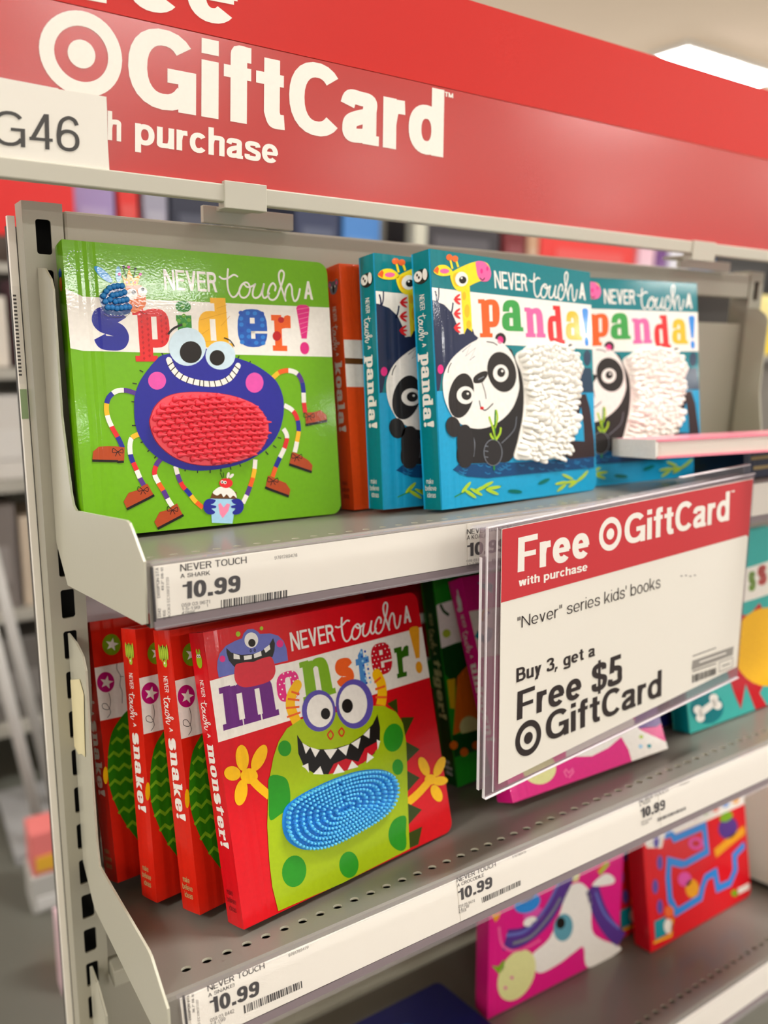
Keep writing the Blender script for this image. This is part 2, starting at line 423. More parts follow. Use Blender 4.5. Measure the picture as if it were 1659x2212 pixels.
def text_polys(s, w):
    """letters of s laid out with capitals 1 high; returns polygons and the total width"""
    out, x, gap = [], 0.0, 0.13 - w * 0.35
    for i, c in enumerate(s):
        if c == ' ':
            x += 0.33; continue
        ps, a = glyph(c, w)
        pv, pt = union((c, w), ps)
        out.append(([(p[0] + x, p[1]) for p in pv], pt))
        x += a + gap + (.06 if c == ',' else 0)
    return out, x - gap
def slab(c):
    """fat slab letters in a unit box: (solid loops with holes, cut-outs)"""
    se = lambda x0, y0, x1, y1, e=2.8: arc((x0+x1)/2, (y0+y1)/2, (x1-x0)/2, (y1-y0)/2, 0, 345, 23, e)
    r = lambda *a: rect(*a)[0]
    A = {
     'p': ([(r(.13, 0, .50, .97), []), (se(.16, .26, 1, 1), [r(.50, .42, .65, .85)]), (r(0, .89, .3, 1), []), (r(0, 0, .62, .11), [])], []),
     'd': ([(r(.52, .02, .88, 1), []), (se(0, 0, .84, .74), [r(.35, .15, .52, .58)]), (r(.40, .89, .7, 1), []), (r(.6, 0, 1, .11), [])], []),
     'i': ([(se(0, .76, 1, 1, 2.2), []), (r(.08, .05, 1, .70), []), (r(0, .58, .5, .70), []), (r(0, 0, 1, .12), [])], []),
     'e': ([(se(0, 0, 1, 1), [r(.42, .62, .58, .77)])], [r(.44, .36, 1.02, .42), r(.44, .22, .58, .42)]),
     'r': ([(r(.14, 0, .52, 1), []), (r(0, .84, .4, 1), []), (r(0, 0, .78, .15), []), ([(.45, .5), (.55, .62), (.72, .64), (1, .64), (1, .97), (.85, 1), (.7, .97), (.55, .85), (.45, .9)], [])], []),
     '!': ([([(.02, .93), (.12, .98), (.35, 1), (.75, 1), (.95, .97), (1, .92), (.72, .32), (.32, .32)], []), (se(.18, 0, .88, .25, 2.1), [])], []),
     'n': ([(r(.09, 0, .42, .97), []), (arc(.61, .62, .31, .38, 0, 180, 14, 2.6) + [(.30, .55), (.42, .55), (.42, .76), (.47, .80), (.53, .80), (.58, .76), (.58, .55), (.92, .55)], []), (r(.58, 0, .92, .62), []), (r(0, .86, .3, 1), []), (r(0, 0, .49, .14), []), (r(.53, 0, 1, .14), [])], []),
     'm': ([(r(.06, 0, .29, .97), []), (r(.39, 0, .62, .7), []), (r(.71, 0, .95, .7), []), (arc(.42, .66, .20, .34, 0, 180, 12, 2.6) + [(.22, .5), (.29, .5), (.29, .76), (.39, .76), (.39, .5), (.62, .5)], []), (arc(.75, .66, .20, .34, 0, 180, 12, 2.6) + [(.55, .5), (.62, .5), (.62, .76), (.71, .76), (.71, .5), (.95, .5)], []), (r(0, .86, .2, 1), []), (r(0, 0, .34, .14), []), (r(.36, 0, .665, .14), []), (r(.69, 0, 1, .14), [])], []),
     'o': ([(se(0, 0, 1, 1), [se(.38, .2, .62, .8, 4)])], []),
     't': ([([(.2, .1), (.62, .1), (.62, .98), (.5, 1), (.2, .86)], []), (r(0, .62, 1, .78), []), (arc(.6, .25, .38, .25, 180, 360, 12, 2.6) + [(.98, .16), (.98, .25), (.7, .25), (.62, .3)], [])], []),
     'a': ([(r(.52, .0, .90, .72), []), (r(.7, 0, 1, .14), []), (arc(.47, .68, .43, .32, 0, 180, 16, 2.6) + [(.04, .62), (.36, .62), (.38, .74), (.46, .78), (.52, .72), (.52, .5), (.9, .5)], []), (se(0, 0, .84, .60), [r(.36, .17, .54, .42)])], []),
     's': ([(q, []) for q in stroke(curve([(.80, .70), (.72, .82), (.5, .86), (.24, .84), (.17, .70), (.28, .58), (.5, .52), (.74, .45), (.83, .30), (.74, .16), (.5, .14), (.26, .17), (.18, .30)]), .36)], []),
     'k': ([(r(.1, 0, .44, .97), []), (r(0, .9, .3, 1), []), (r(0, 0, .5, .1), []), ([(.4, .3), (.62, .68), (1, .68), (.66, .36), (1, 0), (.6, 0), (.44, .24)], [])], []),
     'l': ([(r(.22, 0, .78, 1), []), (r(0, .9, .5, 1), []), (r(0, 0, 1, .1), [])], []),
     'u': ([(r(.08, .38, .42, 1), []), (arc(.39, .38, .31, .38, 180, 360, 14, 2.6) + [(.70, .45), (.58, .45), (.58, .24), (.42, .24), (.42, .45), (.08, .45)], []), (r(.58, .03, .91, 1), []), (r(.7, 0, 1, .14), []), (r(0, .86, .3, 1), []), (r(.5, .86, .75, 1), [])], []),
     'c': ([(se(0, 0, 1, 1), [])], [r(.42, .22, .60, .78), r(.42, .38, 1.02, .56)]),
     'g': ([(se(0, .26, .9, 1), [r(.36, .45, .54, .82)]), (r(.54, .1, .9, .98), []), (arc(.45, .15, .45, .15, 180, 360, 12) + [(.9, .25), (.54, .2), (.3, .14), (.3, .22), (0, .22)], [])], []),
    }
    return A[c]
UNI = {}
def union(key, polys):
    """overlapping polygons merged into one flat triangulation: (points, triangles)"""
    if key is not None and key in UNI: return UNI[key]
    vs, fs, tri = [], [], []
    for q in polys:
        for k in range(1, len(q) - 1):
            a, b, c = q[0], q[k], q[k+1]
            area = (b[0]-a[0]) * (c[1]-a[1]) - (b[1]-a[1]) * (c[0]-a[0])
            if abs(area) < 1e-7: continue
            t = (a, b, c) if area > 0 else (a, c, b)
            n = len(vs); vs += [Vector(p) for p in t]; fs += [(n, n+1), (n+1, n+2), (n+2, n)]; tri.append(t)
    r = delaunay_2d_cdt(vs, fs, [], 0, 1e-6)
    def covered(x, y):
        return any((b[0]-a[0])*(y-a[1]) - (b[1]-a[1])*(x-a[0]) >= 0 and (c[0]-b[0])*(y-b[1]) - (c[1]-b[1])*(x-b[0]) >= 0 and (a[0]-c[0])*(y-c[1]) - (a[1]-c[1])*(x-c[0]) >= 0 for a, b, c in tri)
    pts = [tuple(v) for v in r[0]]
    out = (pts, [tuple(f) for f in r[2] if covered(sum(pts[i][0] for i in f) / len(f), sum(pts[i][1] for i in f) / len(f))])
    if key is not None: UNI[key] = out
    return out
def slab_union(c):
    if ('slab', c) in UNI: return UNI[('slab', c)]
    polys = []
    for l, hs in slab(c)[0]:
        flat = [p for q in [l] + hs for p in q]
        for t in tessellate_polygon([[Vector((p[0], p[1], 0)) for p in q] for q in [l] + hs]): polys.append([flat[i] for i in t])
    return union(('slab', c), polys)
SLABW = dict(p=.62, d=.62, i=.36, e=.58, r=.52, m=.98, n=.66, o=.58, t=.46, a=.62, s=.55, k=.64, l=.36, u=.66, c=.56, g=.62)
SLABW['!'] = .32
STEP = 0.00007
def quad_map(q):
    (x0, y0), (x1, y1), (x2, y2), (x3, y3) = [(q[i], q[i+1]) for i in (0, 2, 4, 6)]   # TL TR BR BL
    def f(u, v):
        a = (1-u) * v; b = u * v; c = u * (1-v); d = (1-u) * (1-v)
        return (a*x0+b*x1+c*x2+d*x3, a*y0+b*y1+c*y2+d*y3)
    return f
def ink(mb, art, put, mat, bg='w', shift=0.0):
    """lay printed shapes on a surface: put(x, y, lift) gives the point in the object's space"""
    U = 1 / 20000
    def face(pts, c, L):
        n = len(pts)
        mb.add([put(x, y, L) for x, y in pts], [tuple(range(n))], mat(c))
    def poly(loops, c, L):
        flat = [p for l in loops for p in l]
        tr = tessellate_polygon([[Vector((p[0], p[1], 0)) for p in l] for l in loops])
        mb.add([put(x, y, L) for x, y in flat], tr, mat(c))
    for a in art:
        k, c, L = a[0], a[1], a[2]
        if k == 'P':
            if c == 'OUTLINE': continue
            p = [(a[4][i] * U, a[4][i+1] * U) for i in range(0, len(a[4]), 2)]
            poly([curve(p, 4, True) if a[3] else p], c, L)
        elif k == 'E':
            x, y, ax, ay, bx, by = [v * U for v in a[3]]
            n = 28 if abs(ax) + abs(ay) > .004 else 14
            face([(x + ax*math.cos(t) + bx*math.sin(t), y + ay*math.cos(t) + by*math.sin(t)) for t in [2*math.pi*i/n for i in range(n)]], c, L)
        elif k == 'S':
            p = [(a[5][i] * U, a[5][i+1] * U) for i in range(0, len(a[5]), 2)]
            if a[3]: p = curve(p, 6)
            w = a[4] * U
            qs = [[(x * 1000, y * 1000) for x, y in q] for q in stroke(p, w)]
            if a[6]: qs += [[(1000 * (e[0] + w/2*math.cos(t)), 1000 * (e[1] + w/2*math.sin(t))) for t in [2*math.pi*i/12 for i in range(12)]] for e in (p[0], p[-1])]
            pv, pt = union(None, qs)
            mb.add([put(x / 1000, y / 1000, L) for x, y in pv], pt, mat(c))
        elif k == 'T':
            f = quad_map([v * U for v in a[4]])
            ps, W = text_polys(a[3], a[5])
            for pv, pt in ps: mb.add([put(*f(x / W, y), L) for x, y in pv], pt, mat(c))
        elif k == 'G':
            f = quad_map([v * U for v in a[4]])
            solid, cuts = slab(a[3])
            pv, pt = slab_union(a[3]); mb.add([put(*f(*p), L) for p in pv], pt, mat(c))
            for l in cuts: poly([[f(*p) for p in l]], a[5] if a[5] else bg, L + 1.6)
        elif k == 'H':
            f = quad_map([v * U for v in a[4]])
            qs = []
            for st in TOUCH:
                qs += stroke(curve([(st[i] / 1000 * 2.35, st[i+1] / 1000) for i in range(0, len(st), 2)], 6), a[5] or .058)
            pv, pt = union(('touch', a[5]), qs)
            mb.add([put(*f(x / 2.35, y), L) for x, y in pv], pt, mat(c))
        elif k == 'O':
            f = quad_map([v * U for v in a[4]])
            ring = lambda r: [f(.5 + r*math.cos(2*math.pi*i/40), .5 + r*math.sin(2*math.pi*i/40)) for i in range(40)]
            poly([ring(.5), ring(.325)], c, L); face(ring(.167), c, L)
        elif k == 'B':
            f = quad_map([v * U for v in a[4]])
            rnd = random.Random(ord(a[3])); x = 0.0
            while x < .985:
                w = rnd.choice((.012, .012, .02, .028)); face([f(x, 0), f(min(1, x+w), 0), f(min(1, x+w), 1), f(x, 1)], c, L)
                x += w + rnd.choice((.01, .014, .014, .024))

# ------------------------------------------------------------------ printed artwork, in 1/20 mm on each surface
SPIDER=[
('P','w',1,0,[0,3438,226,3340,4060,3381,4100,3384,4100,2581,4077,2581,168,2597,0,2629]),
('E','lg',1,[238,3957,9,1,-1,-9]),
('E','lg',1,[197,3948,9,1,-1,-9]),
('E','lg',1,[153,3955,9,1,-1,-9]),
('E','lg',1,[114,3941,9,1,-1,-9]),
('E','lg',1,[85,3916,9,1,-1,-9]),
('E','lg',1,[68,3880,9,1,-1,-9]),
('E','lg',1,[60,3846,9,1,-1,-9]),
('E','lg',1,[65,3813,9,1,-1,-9]),
('E','lg',1,[74,3780,9,1,-1,-9]),
('E','lg',1,[88,3753,9,1,-1,-9]),
('E','lg',1,[108,3726,9,1,-1,-9]),
('E','lg',1,[133,3705,9,1,-1,-9]),
('E','lg',1,[176,3691,9,1,-1,-9]),
('E','lg',1,[217,3692,9,1,-1,-9]),
('G','blue',2,'s',[322,3187,811,3202,801,2636,315,2630],'w'),
('G','red',2,'p',[882,3201,1415,3240,1397,2468,880,2461],'w'),
('G','grn',2,'i',[1523,3356,1756,3363,1737,2657,1505,2657],'w'),
('E','grn2',3,[1629,3282,31,2,-2,-30]),
('E','grn2',3,[1636,3140,31,1,-2,-30]),
('E','grn2',3,[1553,3063,31,1,-2,-30]),
('E','grn2',3,[1709,3081,31,1,-2,-30]),
('E','grn2',3,[1632,3009,31,1,-2,-30]),
('P','red2',4,0,[1004,2534,1021,2507,1000,2480,983,2507]),
('P','red2',4,0,[1005,2609,1022,2583,1000,2556,983,2582]),
('P','red2',4,0,[1006,2684,1023,2658,1002,2631,985,2657]),
('P','red2',4,0,[1006,2759,1023,2732,1002,2705,985,2731]),
('P','red2',4,0,[1006,2834,1023,2808,1002,2781,985,2807]),
('P','red2',4,0,[1007,2909,1024,2883,1003,2855,986,2881]),
('P','red2',4,0,[1008,2983,1025,2957,1003,2930,986,2956]),
('P','red2',4,0,[1008,3057,1025,3031,1004,3004,986,3030]),
('P','red2',4,0,[1009,3133,1026,3107,1005,3079,988,3105]),
('P','red2',4,0,[1086,2573,1104,2547,1082,2519,1065,2546]),
('P','red2',4,0,[1088,2649,1105,2623,1084,2595,1066,2622]),
('P','red2',4,0,[1089,2724,1106,2698,1085,2670,1068,2697]),
('P','red2',4,0,[1089,2800,1106,2774,1085,2746,1068,2773]),
('P','red2',4,0,[1090,2875,1108,2849,1086,2821,1069,2847]),
('P','red2',4,0,[1091,2951,1108,2924,1086,2897,1069,2923]),
('P','red2',4,0,[1092,3025,1109,2999,1088,2972,1070,2998]),
('P','red2',4,0,[1093,3101,1110,3075,1089,3047,1072,3073]),
('P','red2',4,0,[1093,3175,1110,3150,1089,3122,1072,3148]),
('P','red2',4,0,[1288,2777,1306,2750,1284,2722,1267,2749]),
('P','red2',4,0,[1289,2853,1307,2827,1285,2799,1268,2826]),
('P','red2',4,0,[1292,2930,1309,2903,1288,2876,1270,2902]),
('P','red2',4,0,[1293,3006,1311,2980,1289,2952,1271,2978]),
('P','red2',4,0,[1294,3083,1312,3056,1290,3029,1273,3055]),
('P','red2',4,0,[1296,3159,1313,3133,1291,3105,1274,3131]),
('P','red2',4,0,[1358,2818,1376,2791,1354,2764,1337,2790]),
('P','red2',4,0,[1360,2895,1377,2868,1356,2841,1338,2867]),
('P','red2',4,0,[1362,2972,1380,2945,1358,2917,1340,2944]),
('P','red2',4,0,[1363,3048,1381,3022,1359,2994,1341,3020]),
('P','red2',4,0,[1364,3125,1382,3099,1360,3071,1343,3097]),
('G','yel',2,'d',[1856,3422,2366,3439,2377,2674,1841,2676],'w'),
('G','cyb',2,'e',[2483,3285,2970,3300,2964,2712,2460,2705],'w'),
('G','org',2,'r',[3045,3220,3384,3227,3360,2658,3041,2659],'w'),
('G','mag',2,'!',[3491,3399,3735,3404,3709,2615,3475,2611],'w'),
('E','cyb3',3,[2540,3226,37,2,-2,-32]),
('E','cyb2',3,[2656,3227,38,2,-2,-32]),
('E','cyb2',3,[2773,3228,38,2,-2,-32]),
('E','cyb3',3,[2891,3229,39,2,-2,-32]),
('E','cyb2',3,[2538,3137,37,2,-2,-32]),
('E','cyb2',3,[2889,3138,39,2,-2,-32]),
('E','cyb2',3,[2537,3047,37,1,-2,-32]),
('E','cyb3',3,[2652,3047,38,1,-2,-32]),
('E','cyb2',3,[2888,3047,39,1,-2,-32]),
('E','cyb3',3,[2535,2958,38,1,-2,-32]),
('E','cyb2',3,[2651,2957,38,1,-2,-32]),
('E','cyb2',3,[2533,2868,38,1,-2,-32]),
('E','cyb2',3,[2649,2867,38,1,-2,-32]),
('E','cyb3',3,[2766,2867,38,1,-2,-32]),
('E','cyb2',3,[2884,2866,39,1,-2,-32]),
('E','cyb2',3,[2531,2779,38,1,-2,-32]),
('E','cyb3',3,[2647,2777,38,1,-2,-32]),
('E','cyb2',3,[2764,2776,38,1,-2,-32]),
('E','cyb2',3,[2882,2775,39,1,-2,-32]),
('S','pnk',3,0,8,[3511,3323,3718,3363],0),
('S','pnk',3,0,8,[3516,3245,3713,3290],0),
('S','pnk',3,0,8,[3521,3167,3708,3217],0),
('S','pnk',3,0,8,[3525,3089,3703,3144],0),
('S','pnk',3,0,8,[3530,3011,3698,3072],0),
('S','pnk',3,0,8,[3535,2933,3693,2999],0),
('S','yel2',3,0,6,[1887,3091,2317,3223],0),
('S','yel2',3,0,6,[1870,2866,2010,2955],0),
('S','yel2',3,0,6,[2154,3272,2325,3337],0),
('S','yel2',3,0,6,[2210,3019,2358,3168],0),
('S','yel2',3,0,6,[1922,2769,2073,2788],0),
('E','red2',3,[3215,3146,53,2,-3,-48]),
('E','red2',3,[3123,2891,74,2,-6,-77]),
('T','w',2,'NEVER',[1377,3802,2186,3810,2187,3514,1377,3506],0.15),
('T','w',2,'A',[3671,3778,3805,3787,3810,3491,3646,3497],0.17),
('S','w',2,1,28,[2380,3873,2362,3751,2356,3637,2370,3532,2414,3463,2473,3471,2527,3534,2560,3600,2604,3665,2660,3693,2703,3671,2719,3600,2691,3517,2628,3461,2566,3467,2539,3527,2557,3607,2612,3668,2671,3626,2738,3633,2812,3674],1),
('S','w',2,1,29,[2812,3678,2770,3584,2761,3497,2804,3463,2876,3503,2926,3594,2961,3688],1),
('S','w',2,1,29,[2957,3676,2922,3542,2946,3474,2999,3496,3040,3549],1),
('S','w',2,1,30,[3141,3599,3157,3662,3116,3711,3059,3660,3020,3563,3034,3473,3098,3450,3172,3505,3234,3634,3293,3771,3317,3876,3279,3920,3231,3870,3227,3767,3266,3622,3316,3450],1),
('S','w',2,1,30,[3303,3491,3335,3626,3402,3716,3438,3662,3440,3543,3470,3455,3532,3500,3582,3648],1),
('S','w',2,1,28,[2237,3750,2293,3721,2370,3738,2466,3794,2526,3774],1),
('S','blk2',4,0,16,[807,2153,868,2142],0),
('S','blk2',4,0,16,[771,1891,830,1883],0),
('S','blk2',4,0,16,[753,1550,822,1548],0),
('S','blk2',4,0,16,[857,1303,921,1319],0),
('S','blk2',4,0,16,[947,1166,995,1208],0),
('S','blk2',4,0,17,[1038,1067,1082,1110],0),
('S','blk2',4,0,17,[1482,851,1487,918],0),
('S','blk2',4,0,17,[1671,815,1677,883],0),
('S','blk2',4,0,18,[1868,803,1874,872],0),
('S','blk2',4,0,18,[2042,813,2042,887],0),
('S','blk2',4,0,18,[2206,833,2192,903],0),
('S','blk2',4,0,18,[2368,874,2341,940],0),
('S','blk2',4,0,19,[2842,1034,2799,1087],0),
('S','blk2',4,0,19,[2989,1137,2936,1175],0),
('S','blk2',4,0,19,[3084,1282,3023,1300],0),
('S','blk2',4,0,19,[3160,1944,3096,1926],0),
('S','blk2',4,0,19,[3100,2102,3037,2072],0),
('S','blk2',4,0,18,[2801,2366,2764,2311],0),
('S','blk2',4,0,18,[2647,2492,2610,2429],0),
('S','blk2',4,0,18,[2465,2568,2429,2506],0),
('S','blk2',4,0,17,[1262,2589,1298,2536],0),
('S','blk2',4,0,16,[923,2338,974,2311],0),
('S','pur',4,0,69,[840,2010,799,2024,761,2038,721,2048,678,2053],0),
('S','w',4,0,69,[678,2053,637,2053,596,2048,557,2033,519,2010],0),
('S','blue',4,0,68,[519,2010,485,1981,458,1949,440,1911,426,1870],0),
('S','yel',4,0,67,[426,1870,418,1827,415,1787,416,1746,421,1703],0),
('S','w',4,0,67,[421,1703,429,1664,440,1622,454,1583,469,1546],0),
('S','red',4,0,68,[469,1546,484,1507,502,1470,521,1433,539,1396],0),
('S','blue',4,0,68,[539,1396,556,1358,571,1319,584,1279,597,1239],0),
('S','yel',4,0,70,[848,1424,819,1416,788,1405,762,1392,738,1375],0),
('S','w',4,0,69,[738,1375,722,1347,713,1320,706,1290,701,1260],0),
('S','w',4,0,69,[701,1260,699,1228,699,1198,699,1168,701,1140],0),
('S','blue',4,0,69,[701,1140,705,1110,712,1079,719,1051,731,1022],0),
('S','red',4,0,69,[731,1022,740,994,752,965,761,937,771,908],0),
('S','w',4,0,70,[771,908,780,880,790,851,799,823,808,794],0),
('S','pur',4,0,70,[808,794,820,765,832,739,846,710,858,683],0),
('S','pur',4,0,71,[1138,1055,1114,1033,1091,1008,1070,983,1054,953],0),
('S','red',4,0,71,[1054,953,1042,923,1032,893,1025,861,1027,828],0),
('S','w',4,0,71,[1027,828,1034,796,1046,765,1061,736,1073,706],0),
('S','org',4,0,71,[1073,706,1087,677,1102,648,1119,620,1133,591],0),
('S','pur',4,0,72,[1133,591,1148,561,1160,532,1175,499,1187,470],0),
('S','w',4,0,72,[1187,470,1201,440,1216,410,1233,382,1248,353],0),
('S','w',4,0,68,[1341,938,1349,906,1354,877,1359,846,1366,814],0),
('S','pur',4,0,68,[1366,814,1374,785,1381,753,1391,724,1404,694],0),
('S','red',4,0,68,[1404,694,1416,667,1429,637,1447,612,1467,586],0),
('S','blue',4,0,68,[1467,586,1487,561,1508,537,1526,509,1544,484],0),
('S','yel',4,0,69,[1544,484,1562,458,1580,430,1600,404,1621,381],0),
('S','org',4,0,69,[1621,381,1645,357,1668,335,1692,311,1716,290],0),
('S','w',4,0,73,[2618,969,2612,934,2607,899,2602,863,2594,828],0),
('S','yel',4,0,73,[2594,828,2588,791,2578,759,2567,724,2556,689],0),
('S','org',4,0,73,[2556,689,2543,655,2530,623,2514,588,2501,556],0),
('S','pur',4,0,73,[2501,556,2485,525,2469,490,2453,459,2434,427],0),
('S','w',4,0,73,[2434,427,2416,396,2398,367,2379,336,2361,305],0),
('S','yel',4,0,74,[2977,2211,3009,2239,3042,2264,3078,2293,3113,2316],0),
('S','org',4,0,75,[3113,2316,3154,2334,3197,2344,3240,2352,3285,2353],0),
('S','w',4,0,76,[3285,2353,3328,2348,3370,2338,3409,2323,3445,2300],0),
('S','pur',4,0,77,[3445,2300,3472,2269,3492,2235,3507,2199,3519,2161],0),
('S','blue',4,0,77,[3519,2161,3525,2122,3528,2080,3531,2041,3531,2000],0),
('S','w',4,0,77,[3531,2000,3528,1961,3528,1919,3526,1881,3526,1839],0),
('S','red',4,0,77,[3526,1839,3529,1800,3532,1761,3535,1719,3538,1680],0),
('S','w',4,0,75,[3172,1803,3213,1782,3252,1763,3290,1739,3322,1708],0),
('S','red',4,0,76,[3322,1708,3349,1674,3369,1637,3384,1598,3395,1556],0),
('S','blue',4,0,77,[3395,1556,3401,1512,3404,1470,3404,1429,3401,1385],0),
('S','yel',4,0,77,[3401,1385,3392,1343,3380,1300,3368,1259,3357,1217],0),
('S','w',4,0,77,[3357,1217,3345,1176,3334,1133,3319,1092,3308,1051],0),
('S','w',4,0,76,[3132,1432,3155,1398,3175,1361,3186,1322,3186,1281],0),
('S','red',4,0,76,[3186,1281,3175,1240,3161,1202,3144,1161,3127,1123],0),
('S','w',4,0,76,[3127,1123,3107,1088,3085,1051,3062,1016,3040,981],0),
('S','blue',4,0,75,[3040,981,3018,943,2998,906,2976,871,2956,834],0),
('S','org',4,0,75,[2956,834,2940,796,2923,759,2906,719,2889,681],0),
('P','brn',5,0,[508,1264,627,1243,605,1054,168,1088,188,1205,270,1269,392,1271]),
('S','blk',6,0,33,[167,1079,505,1053,518,1040,599,1041],0),
('S','blk',6,1,9,[524,1185,466,1238,456,1177,524,1185,591,1223,591,1164,524,1185,488,1122],0),
('S','blk',6,0,9,[524,1185,556,1126],0),
('P','brn',5,0,[825,674,909,708,990,532,593,364,551,472,633,594,751,620]),
('S','blk',6,0,35,[588,360,904,491,995,532],0),
('S','blk',6,1,9,[839,616,778,672,769,610,839,616,908,654,908,593,839,616,801,553],0),
('S','blk',6,0,9,[839,616,872,555],0),
('P','brn',5,0,[1227,335,1324,387,1401,200,1013,44,968,143,1054,278,1177,303]),
('S','blk',6,0,36,[1007,39,1325,170,1409,206],0),
('S','blk',6,1,10,[1249,293,1185,351,1175,287,1249,293,1320,330,1320,267,1249,293,1210,229],0),
('S','blk',6,0,10,[1249,293,1283,230],0),
('P','brn',5,0,[3532,1680,3685,1683,3821,1714,3921,1633,3929,1540,3538,1472]),
('S','blk',6,0,41,[3530,1480,3648,1495,3932,1540],0),
('S','blk',6,1,11,[3601,1619,3523,1678,3512,1608,3601,1619,3687,1664,3688,1596,3601,1619,3555,1547],0),
('S','blk',6,0,11,[3601,1619,3644,1553],0),
('P','brn',5,0,[3256,1058,3375,1016,3542,909,3610,826,3588,722,3196,862]),
('S','blk',6,0,41,[3191,862,3303,822,3588,717],0),
('S','blk',6,1,11,[3334,971,3257,1032,3247,963,3334,971,3418,1014,3419,946,3334,971,3288,901],0),
('S','blk',6,0,11,[3334,971,3375,904],0),
('P','brn',5,0,[2813,709,2948,644,3113,569,3185,460,3155,358,2759,529]),
('S','blk',6,0,40,[2750,524,2852,478,3149,354],0),
('S','blk',6,1,11,[2890,617,2817,678,2806,610,2890,617,2972,658,2973,591,2890,617,2846,548],0),
('S','blk',6,0,11,[2890,617,2930,550],0),
('P','body',5,1,[1276,2559,1150,2463,1022,2323,904,2160,828,1976,804,1791,802,1583,846,1396,959,1205,1114,1057,1322,939,1538,867,1813,846,2071,861,2338,908,2587,995,2845,1148,3027,1345,3128,1573,3167,1803,3144,2007,3059,2186,2902,2324,2692,2447,2457,2526,2250,2576,1949,2667,1595,2612]),
('E','ice',6,[1658,2689,284,7,-21,-281]),
('E','ice',6,[2164,2570,238,4,-16,-214]),
('E','blk',7,[1701,2609,169,3,-12,-162]),
('E','blk',7,[2107,2533,121,2,-9,-117]),
('S','blk',7,1,31,[1378,2861,1462,2946,1601,3014],0),
('S','blk',7,1,18,[2238,2837,2332,2798,2396,2709],0),
('E','chk',6,[1165,2188,131,0,-10,-129]),
('E','chk',6,[2690,2160,149,0,-11,-155]),
('S','w',6,1,86,[1362,2490,1406,2373,1496,2267,1638,2196,1810,2155,1986,2141,2142,2160,2276,2222,2361,2308,2436,2420],1),
('S','blk',7,0,14,[1425,2461,1338,2402],0),
('S','blk',7,0,14,[1450,2395,1371,2327],0),
('S','blk',7,0,14,[1496,2329,1426,2252],0),
('S','blk',7,0,15,[1564,2282,1506,2196],0),
('S','blk',7,0,15,[1644,2247,1598,2154],0),
('S','blk',7,0,15,[1726,2221,1695,2123],0),
('S','blk',7,0,15,[1813,2206,1796,2105],0),
('S','blk',7,0,15,[1868,2196,1861,2095],0),
('S','blk',7,0,15,[1952,2191,1959,2091],0),
('S','blk',7,0,15,[2032,2193,2053,2094],0),
('S','blk',7,0,15,[2124,2208,2159,2113],0),
('S','blk',7,0,15,[2211,2246,2261,2158],0),
('S','blk',7,0,15,[2279,2287,2340,2205],0),
('S','blk',7,0,15,[2326,2352,2398,2279],0),
('S','blk',7,0,15,[2374,2419,2456,2355],0),
('P','ltb',6,0,[1845,420,2260,388,2166,7,1838,50]),
('P','pnk',7,0,[1959,319,1996,339,2043,263,2100,325,2148,304,2115,207,2016,104,1974,174]),
('P','cake',6,0,[1840,415,1891,522,2268,487,2265,375]),
('P','w',7,1,[1885,503,1946,560,2025,584,2154,563,2241,482,2263,395,2211,436,2156,403,2107,462,2052,424,2017,481,1951,456]),
('E','red',8,[2107,635,109,-7,-5,-74]),
('E','w',9,[2046,657,26,-2,-2,-25]),
('E','w',9,[2092,646,26,-2,-2,-25]),
('E','blk',10,[2048,654,13,-1,-1,-12]),
('E','blk',10,[2095,644,13,-1,-1,-12]),
('E','w',7,[2150,752,22,-7,-17,-47]),
('E','w',7,[2204,739,16,-17,-36,-29]),
('S','blk',8,0,10,[2055,713,2028,801],0),
('S','blk',8,0,10,[2077,717,2077,798],0),
('P','body',8,1,[1739,366,1811,415,1920,389,1886,342,1838,329,1921,298,1911,269,1846,264,1899,211,1866,179,1777,191,1724,270]),
('P','body',8,1,[2362,312,2294,380,2179,369,2207,314,2254,296,2167,278,2173,247,2236,232,2179,182,2203,144,2296,151,2360,216]),
('P','patd',6,1,[1002,1556,1032,1697,1114,1838,1269,1955,1495,2014,1798,2024,2132,1997,2421,1932,2685,1815,2839,1633,2882,1452,2809,1223,2630,1051,2377,961,2052,915,1766,918,1492,982,1254,1115,1074,1315]),
('E','bwing',4,[520,3663,111,-100,-37,-41]),
('E','bwing2',4,[728,3678,41,3,-9,-115]),
('P','bug',5,1,[821,3515,995,3548,1062,3517,1095,3366,1073,3254,989,3184,876,3154,824,3330]),
('P','yel',6,0,[774,3676,829,3614,880,3771,935,3632,1043,3706,984,3542,806,3523]),
('E','chk',7,[741,3679,22,2,-2,-22]),
('E','chk',7,[879,3790,22,2,-2,-22]),
('E','chk',7,[1038,3700,22,2,-2,-22]),
('E','chk',7,[837,3571,12,1,-1,-18]),
('E','grn',7,[896,3580,12,1,-1,-18]),
('E','red',7,[953,3579,12,1,-1,-18]),
('S','blk',7,1,9,[847,3632,812,3744,810,3787],0),
('E','blk',7,[810,3787,22,2,-2,-22]),
('S','blk',7,1,9,[936,3638,958,3711,973,3761],0),
('E','blk',7,[974,3772,18,1,-1,-18]),
('E','w',7,[896,3413,80,5,-6,-79]),
('E','w',7,[1050,3461,68,4,-5,-67]),
('E','blk',8,[922,3439,31,2,-2,-31]),
('E','blk',8,[1054,3488,26,2,-2,-26]),
('S','blk',7,1,7,[924,3274,929,3242,959,3229,989,3261],0),
('S','blk',6,1,7,[989,3175,1032,3153,1070,3141],0),
('P','bugd',7,1,[442,3352,508,3442,589,3517,667,3555,775,3545,810,3438,824,3330,866,3233,848,3150,763,3116,610,3103,515,3127,468,3203]),
('S','blk',3,1,6,[482,3111,555,3082,661,3070,772,3086,853,3145],0),
('S','w',9,0,8,[573,3107,594,3101],0),
('S','w',9,0,8,[618,3103,639,3103],0),
